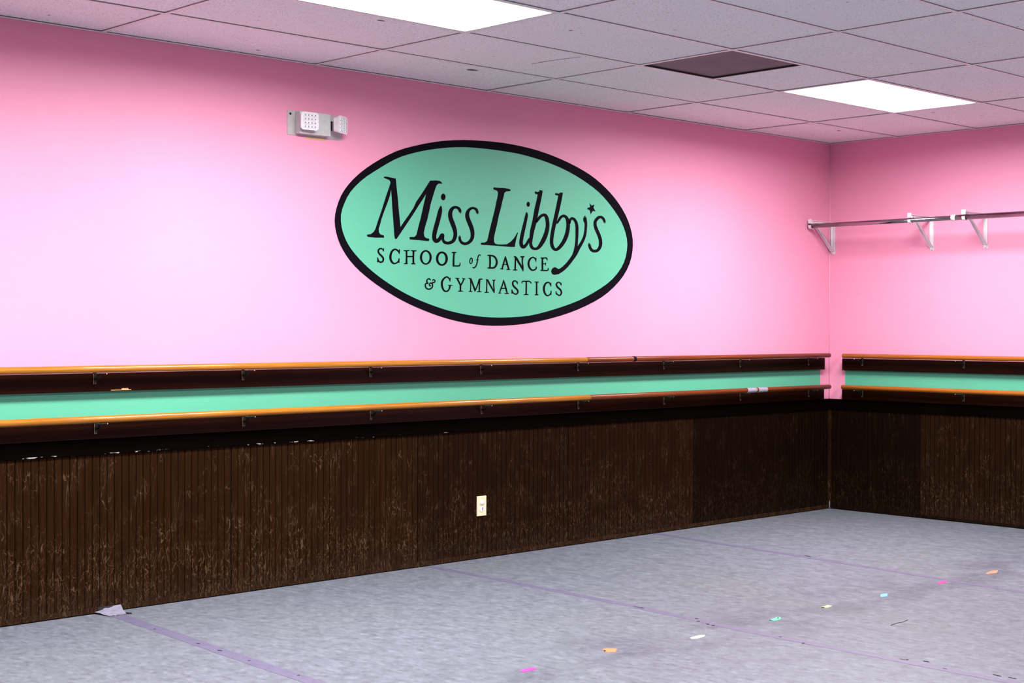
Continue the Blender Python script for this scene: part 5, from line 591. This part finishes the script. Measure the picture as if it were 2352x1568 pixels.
# ================================================================== EMERGENCY LIGHT
el = empty('emergency_light', (-4.71, 0, 2.396), label='grey twin-head emergency light on the pink wall above the sign', cat='light')
MB().box((-4.885, -0.004, 2.333), (-4.537, 0, 2.459), 0.0012).build('wall_plate', M['eplate'], el)
MB().tube([(-4.868, -0.0035, 2.441), (-4.868, -0.0055, 2.441)], 0.0065, 12).build('knockout_hole', M['black'], el, label='dark knockout hole')
hs = MB().box((-4.838, -0.048, 2.339), (-4.640, -0.004, 2.456), 0.006).build('housing', M['elight'], el)
MB().box((-4.750, -0.0490, 2.350), (-4.652, -0.0478, 2.446), 0.0004).build('cover_panel', M['elight'], hs)
MB().box((-4.634, -0.040, 2.372), (-4.626, -0.010, 2.420)).build('swivel', M['black'], el, label='black swivel joint')
def lamp_head(cx, cz, rot):
    R = Matrix.Translation((cx, -0.052, cz)) @ Matrix.Rotation(rot, 4, 'Z')
    w, h, d = 0.104, 0.092, 0.034
    bm = bmesh.new()
    bmesh.ops.create_cube(bm, size=1.0, matrix=Matrix.Translation((0, -d/2, 0)) @ Matrix.Diagonal((w, d, h, 1)))
    ed = [e_ for e_ in bm.edges if abs(e_.verts[0].co.x - e_.verts[1].co.x) < 1e-6 and abs(e_.verts[0].co.z - e_.verts[1].co.z) < 1e-6]
    bmesh.ops.bevel(bm, geom=ed, offset=0.016, segments=4, profile=0.5, affect='EDGES')
    for v in bm.verts:
        if v.co.y > -0.005: v.co.x *= 0.78; v.co.z *= 0.80
    bm.verts.index_update()
    mb = MB().add([R @ v.co for v in bm.verts], [[v.index for v in f_.verts] for f_ in bm.faces]); bm.free()
    hd = mb.build('lamp_head', M['lensframe'], el)
    # lens: 4 x 4 clear pyramids in a shallow tray
    mb = MB(); k = 4; s = 0.0195; dk = MB()
    for a in range(k):
        for b in range(k):
            x = (a - (k-1)/2) * s; z = (b - (k-1)/2) * s; q = s * 0.46
            vv = [(x-q, -d-0.0006, z-q), (x+q, -d-0.0006, z-q), (x+q, -d-0.0006, z+q), (x-q, -d-0.0006, z+q), (x, -d-0.007, z)]
            mb.add([R @ Vector(v) for v in vv], [(0,1,4),(1,2,4),(2,3,4),(3,0,4)])
            vv = [(x-q*.35, -d-0.0051, z-q*.35), (x+q*.35, -d-0.0051, z-q*.35), (x+q*.35, -d-0.0051, z+q*.35), (x-q*.35, -d-0.0051, z+q*.35), (x, -d-0.0076, z)]
            dk.add([R @ Vector(v) for v in vv], [(0,1,4),(1,2,4),(2,3,4),(3,0,4)])
    ln = mb.build('faceted_lens', M['lens'], hd)
    dk.build('led_facets', M['lensdark'], hd)
lamp_head(-4.800, 2.401, math.radians(-6))
lamp_head(-4.603, 2.402, math.radians(26))
MB().box((-4.765, -0.002, 2.322), (-4.640, 0, 2.334), 0.0006).build('unpainted_patch', M['tan'], el, label='tan strip of unpainted wall under the plate')

# ================================================================== OUTLET
ox, oz = -3.528, 0.306
ot = empty('wall_outlet', (ox, 0, oz), label='ivory duplex power outlet in the dark wainscot', cat='outlet')
MB().box((ox-0.036, -0.0155, oz-0.0575), (ox+0.036, -0.0085, oz+0.0575), 0.0022).build('cover_plate', M['ivory'], ot)
def recept(cz):
    mb = MB(); n = 20
    ring = []
    for k in range(n):
        a = 2*math.pi*k/n
        ring.append((0.0168*math.cos(a), max(-0.0135, min(0.0135, 0.0168*math.sin(a)))))
    v = [(ox+x, -0.0150, cz+z) for x, z in ring] + [(ox+x*0.97, -0.0180, cz+z*0.97) for x, z in ring]
    mb.add(v, [(i, (i+1) % n, n+(i+1) % n, n+i) for i in range(n)] + [tuple(range(n, 2*n))])
    return mb.build('receptacle', M['outlet_white'], ot)
r1 = recept(oz + 0.0200); r2_ = recept(oz - 0.0195)
MB().sphere((ox, -0.0180, oz+0.0200), 0.0155, 14, (1, 0.35, 0.86)).build('safety_cap', M['outlet_white'], r1, label='white safety cap')
MB().box((ox+0.0034, -0.0188, oz-0.0270), (ox+0.0070, -0.0178, oz-0.0120)).build('slot', M['black'], r2_)
MB().box((ox-0.0070, -0.0184, oz-0.0235), (ox-0.0055, -0.0178, oz-0.0145)).build('slot', M['eplate'], r2_)
MB().tube([(ox+0.0052, -0.0176, oz-0.0125), (ox+0.0052, -0.0187, oz-0.0125)], 0.0038, 10).build('ground_hole', M['black'], r2_)
MB().tube([(ox, -0.015, oz), (ox, -0.0168, oz)], 0.0030, 10).build('screw', M['ivory'], ot)

# ================================================================== BALLET BARRES
RR = 0.0162
def rail_mesh(mb, axis, a, b, z, dist, r=RR, cham_a=0.004, cham_b=0.004):
    """round hand rail from a down to b along -axis, with eased ends"""
    def P(s): return (s, -dist, z) if axis == 'x' else (-dist, s, z)
    if cham_a: mb.tube([P(a), P(a - cham_a), P(b + cham_b), P(b)], [r - cham_a, r, r, r - cham_b], 20)
    else: mb.tube([P(a), P(b)], r, 20)
    return mb
def bracket_parts(axis, s, z_top, board_front, dist, parent, kind):
    """small handrail bracket: wall leaf on the board, curved arm and saddle under the rail"""
    def P(a, d, z): return (a, -d, z) if axis == 'x' else (-d, a, z)
    mb = MB()
    f0 = board_front
    # leaf
    mb.box(P(s-0.009, f0, z_top-0.088), P(s+0.009, f0+0.003, z_top-0.028))
    # arm sweeping out and up
    path = [P(s, f0+0.002, z_top-0.062), P(s, f0+0.014, z_top-0.064), P(s, f0+0.034, z_top-0.056), P(s, dist-0.004, z_top-0.044), P(s, dist, z_top-0.036)]
    mb.tube(path, [0.0055, 0.0055, 0.005, 0.005, 0.005], 8)
    o = mb.build('bracket', M['bracket'], parent)
    sd = MB().box(P(s-0.022, dist-0.011, z_top-0.0385), P(s+0.022, dist+0.011, z_top-0.0360), 0.0008).build('saddle', M['bracket'], o)
    MB().box(P(s-0.0088, f0+0.003, z_top-0.088), P(s-0.0058, f0+0.0046, z_top-0.040)).build('worn_edge', M['brass'], o)
    MB().sphere(P(s, f0+0.004, z_top-0.084), 0.0042, 8).build('screw', M['brass'], o)
    MB().sphere(P(s+0.030, dist+0.002, z_top-0.0385), 0.0034, 8).build('screw', M['screw'], o)

def barre(label, axis, z_top, board_z, start_rail, start_board, end, segs, brackets, extra=None):
    o = empty('ballet_barre', (start_board, 0, board_z[0]) if axis == 'x' else (0, start_board, board_z[0]), label=label, cat='barre')
    def P(a, d, z): return (a, -d, z) if axis == 'x' else (-d, a, z)
    MB().box(P(start_board, 0.0, board_z[0]), P(end, 0.038, board_z[1]), 0.0035).build('backing_board', M['board'], o, label='dark varnished backing board')
    dist = 0.094; zc = z_top - RR
    a = start_rail
    for k, (b, mat, lab) in enumerate(segs):
        mb = MB(); first = k == 0; last = k == len(segs) - 1
        def Q(s): return P(s, dist, zc)
        mb.tube([Q(a), Q(a - 0.005), Q(b + 0.0005), Q(b)], [RR - 0.005 if first else RR - 0.0004, RR, RR, RR - 0.0004], 20)
        mb.build('rail', M[mat], o, label=lab)
        a = b
    for s in brackets:
        bracket_parts(axis, s, z_top, 0.038, dist, o, 0)
    return o, dist, zc
bx = [-0.321 - 0.8095 * k for k in range(0, 9)]
upper, d_, zc_ = barre('upper ballet barre on the long wall, honey rail spliced to darker wood', 'x', 1.160, (1.037, 1.124), -0.135, -0.110, -7.4,
      [(-2.735, 'redwood', 'reddish brown rail section'), (-7.45, 'oak', 'honey oak rail section')], bx)
MB().tube([(-2.285, -d_, zc_), (-2.309, -d_, zc_)], RR + 0.0009, 20).build('tape_band', M['blacktape'], upper, label='narrow black tape band')
mb = MB()
mb.prism([(-5.905, -0.0383), (-5.80, -0.0383), (-5.80, -0.0389), (-5.905, -0.0389)], 1.0408, 1.0440)
mb.prism([(-5.85, -0.0383), (-5.815, -0.0383), (-5.815, -0.0389), (-5.85, -0.0389)], 1.0440, 1.0500)
mb.build('wood_chip', M['rawwood'], upper, label='pale splintered chip')
lower, d_, zc_ = barre('lower ballet barre on the long wall, patched with grey tape', 'x', 0.929, (0.818, 0.893), -0.130, -0.118, -7.4,
      [(-2.705, 'redwood', 'reddish brown rail section'), (-7.45, 'oak', 'honey oak rail section')], [x + 0.004 for x in bx])
for (a, b) in ((-0.905, -1.005), (-1.025, -1.130)):
    mb = MB(); rn = random.Random(int(-a * 1000)); N = 14
    path = [(a + (b - a) * k / N, -d_, zc_) for k in range(N + 1)]
    mb.tube(path, [RR + 0.0008 + rn.random() * 0.0020 for k in range(N + 1)], 18)
    mb.build('tape_wrap', M['duct'], lower, label='crumpled grey tape wrap')
bry = [-0.31 - 0.8095 * k for k in range(0, 4)]
barre('upper amber ballet barre on the wall right of the corner', 'y', 1.157, (1.033, 1.120), -0.178, -0.137, -3.4, [(-3.45, 'amber', None)], bry)
barre('lower amber ballet barre on the wall right of the corner', 'y', 0.928, (0.818, 0.893), -0.172, -0.136, -3.4, [(-3.45, 'amber', None)], bry)

# ================================================================== CLOTHES ROD
RX, RZ = -0.286, 2.087
rod = empty('clothes_rod', (RX, -0.02, RZ), label='long chrome clothes rod on white brackets, right of the corner', cat='rod')
MB().tube([(RX, -0.012, RZ), (RX, -1.20, RZ)], 0.0158, 24).build('inner_tube', M['chrome'], rod)
MB().tube([(RX, -1.175, RZ + 0.001), (RX, -3.3, RZ + 0.001)], 0.0182, 24).build('outer_tube', M['chrome'], rod)
MB().tube([(RX, -1.165, RZ + 0.001), (RX, -1.195, RZ + 0.001)], 0.0205, 24).build('collar', M['white'], rod, label='white plastic collar')
def rod_bracket(y, label):
    o = empty('rod_bracket', (0, y, 1.90), label=label, cat='bracket', group='white rod brackets')
    # wall leg: shallow channel
    lg = MB().box((-0.003, y-0.0150, 1.890), (0, y+0.0150, 2.128), 0.001)
    lg.box((-0.012, y-0.0150, 1.915), (-0.003, y-0.0130, 2.12)); lg.box((-0.012, y+0.0130, 1.915), (-0.003, y+0.0150, 2.12))
    l = lg.build('wall_leg', M['white'], o)
    for z in (1.905,):
        MB().sphere((-0.005, y, z), 0.0125, 12, (0.6, 1, 1)).build('screw', M['lensframe'], l, label='white screw head')
        MB().box((-0.0135, y-0.0014, z-0.010), (-0.011, y+0.0014, z+0.006)).build('screw_slot', M['eplate'], l)
    # top arm, a thin flat strip
    ar = MB().box((-0.300, y-0.011, 2.124), (0, y+0.011, 2.127))
    ar.box((-0.300, y-0.0015, 2.112), (-0.003, y+0.0015, 2.124))
    a = ar.build('top_arm', M['white'], o)
    MB().box((-0.303, y-0.0150, 2.106), (-0.299, y+0.0150, 2.137), 0.001).build('front_tab', M['white'], a)
    # diagonal brace
    MB().bar((-0.242, y, 2.112), (-0.004, y, 1.908), 0.021, 0.004).bar((-0.242, y-0.0095, 2.108), (-0.004, y-0.0095, 1.904), 0.002, 0.013).bar((-0.242, y+0.0095, 2.108), (-0.004, y+0.0095, 1.904), 0.002, 0.013).build('brace', M['white'], o)
    # hook cradling the rod
    hk = MB(); n = 12; r0, r1 = 0.0188, 0.0218
    ang = [math.radians(60 - 255 * k / n) for k in range(n + 1)]
    v = []; f = []
    for an in ang:
        for r in (r0, r1):
            for yy in (-0.011, 0.011):
                v.append((RX + r * math.cos(an), y + yy, RZ + r * math.sin(an)))
    for k in range(n):
        b = k * 4
        f += [(b, b+1, b+5, b+4), (b+2, b+6, b+7, b+3), (b, b+4, b+6, b+2), (b+1, b+3, b+7, b+5)]
    f += [(0, 2, 3, 1), (n*4, n*4+1, n*4+3, n*4+2)]
    hk.add(v, f); hk.box((RX+0.008, y-0.009, RZ+0.017), (RX+0.012, y+0.009, 2.124))
    hk.build('hook', M['white'], o)
    return o
rod_bracket(-0.032, 'white rod bracket right in the wall corner')
rod_bracket(-0.850, 'white rod bracket in the middle of the three')
rod_bracket(-1.260, 'white rod bracket furthest from the corner, beside the collar')

# ================================================================== FLOOR TAPE AND MARKS
def strip(name, line, w, label, seed, wob=0.003):
    rn = random.Random(seed); L, Rr = [], []
    for k in range(len(line) - 1):
        (xa, ya), (xb, yb) = line[k], line[k+1]; m = max(2, int(abs(yb - ya) / 0.08))
        for q in range(m + (k == len(line) - 2)):
            t = q / m; x = xa + (xb - xa) * t; y = ya + (yb - ya) * t
            L.append((x - w/2 + rn.uniform(-wob, wob), y)); Rr.append((x + w/2 + rn.uniform(-wob, wob), y))
    mb = MB(); n = len(L); z1 = 0.0009
    mb.add([(x, y, z1) for x, y in L] + [(x, y, z1) for x, y in Rr] + [(x, y, 0.0001) for x, y in L] + [(x, y, 0.0001) for x, y in Rr],
           [(i+1, i, n+i, n+i+1) for i in range(n-1)] + [(i, i+1, 2*n+i+1, 2*n+i) for i in range(n-1)] + [(n+i+1, n+i, 3*n+i, 3*n+i+1) for i in range(n-1)] + [(0, 2*n, 3*n, n), (n-1, 2*n-1, 4*n-1, 3*n-1)])
    o = empty('floor_tape', (line[0][0], line[0][1], 0), label=label, cat='tape', group='purple tape strips across the floor')
    mb.build('tape_strip', M['purple'], o)
    return o
tp1 = strip('floor_tape', [(-5.905, -0.03), (-5.940, -0.55), (-5.976, -1.077), (-6.015, -1.726), (-6.05, -2.4), (-6.08, -3.2)], 0.066, 'purple floor tape with a crumpled peeling end, nearest the viewer', 1)
tp2 = strip('floor_tape', [(-3.930, -0.014), (-3.955, -0.8), (-3.985, -1.573), (-4.055, -2.288), (-4.075, -3.0), (-4.095, -3.7), (-4.12, -4.6)], 0.052, 'purple floor tape running from below the outlet, middle strip', 2)
tp3 = strip('floor_tape', [(-1.985, -0.014), (-2.04, -0.6), (-2.095, -1.225), (-2.15, -1.8), (-2.22, -2.338), (-2.30, -3.2)], 0.052, 'faint purple floor tape closest to the far corner', 3)
# crumpled end of the first strip, lapping up the wainscot
rn = random.Random(11); mb = MB(); NU, NV = 9, 6; v = []
for a in range(NU):
    for b in range(NV):
        u = a / (NU-1); w = b / (NV-1)
        x = -5.975 + 0.135 * u; y = -0.012 - 0.10 * w
        z = 0.0015 + (1 - w) * (0.004 + 0.016 * math.sin(u * math.pi * 0.9) + 0.010 * (u > 0.8)) + rn.uniform(0, 0.009) * (1 - w * 0.7)
        x -= (x + 5.915) * 0.35 * w
        v.append((x, y, z))
f = [(a*NV+b, a*NV+b+1, (a+1)*NV+b+1, (a+1)*NV+b) for a in range(NU-1) for b in range(NV-1)]
n0 = len(v); v2 = v + [(x, y, z - 0.0008) for x, y, z in v]
mb.add(v2, f + [tuple(n0 + q for q in reversed(p)) for p in f])
mb.build('peeled_end', M['tapelight'], tp1, label='crumpled pale end peeling off the floor')
MB().prism([(-5.960, -0.013), (-5.880, -0.013), (-5.890, -0.019), (-5.955, -0.017)], 0.018, 0.030).build('dark_fold', M['dirt'], tp1, label='dark fold at the wall')  # dark strip laid along the fold of the tape end
MB().prism([(-5.875, -0.055), (-5.862, -0.06), (-5.845, -0.125), (-5.858, -0.12)], 0.001, 0.006).build('dark_fold', M['dirt'], tp1)
rn = random.Random(5)
for k, tp in ((1, tp1), (2, tp2), (3, tp3)):
    for (a, b) in SCUFFS[k]:
        A, B = Vector(a), Vector(b); d = B - A; nrm = Vector((-d.y, d.x)).normalized()
        m = 5; top = []; bot = []
        for q in range(m + 1):
            p = A + d * q / m; w = 0.008 * math.sin(math.pi * (q + 0.4) / (m + 0.8)) * rn.uniform(0.5, 1.3)
            top.append(tuple(p + nrm * w)); bot.append(tuple(p - nrm * w * rn.uniform(0.4, 1)))
        MB().prism(top + bot[::-1], 0.0002, 0.0016).build('torn_spot', M['dirt'], tp, label='dark torn spot')
def mark(key, label, holes=()):
    p = MARKS[key]; cx = sum(q[0] for q in p) / len(p); cy = sum(q[1] for q in p) / len(p)
    o = empty('tape_marker', (cx, cy, 0), label=label, cat='tape', group='row of coloured tape markers on the floor')
    MB().prism([tuple(q) for q in p], 0.0002, 0.0012).build('tape_piece', M['tape_' + key], o)
    for h in holes:
        MB().prism([tuple(q) for q in MARKS[h]], 0.0003, 0.0018).build('dirt_spot', M['dirt'], o, label='black worn spot')
mark('pink', 'hot pink tape marker on the floor, nearest the viewer')
mark('orange', 'bright orange tape marker with a black corner on the floor', ['orange_hole'])
mark('white', 'small white tape marker on the grey floor')
mark('green', 'mint green tape marker with black worn spots on the floor', ['green_hole', 'green_hole2'])
mark('yellow', 'pale yellow tape marker with a black edge on the floor', ['yellow_hole'])
mark('blue', 'small blue tape marker on the grey floor')
mark('magenta', 'dark pink tape marker second from the far end of the row')
mark('coral', 'coral red tape marker at the far end of the row')
th = MARKS['thread']
MB().tube([(x, y, 0.0012) for x, y in th], 0.0011, 6).build('thread', M['dirt'], label='thin dark thread lying on the grey floor', cat='thread')
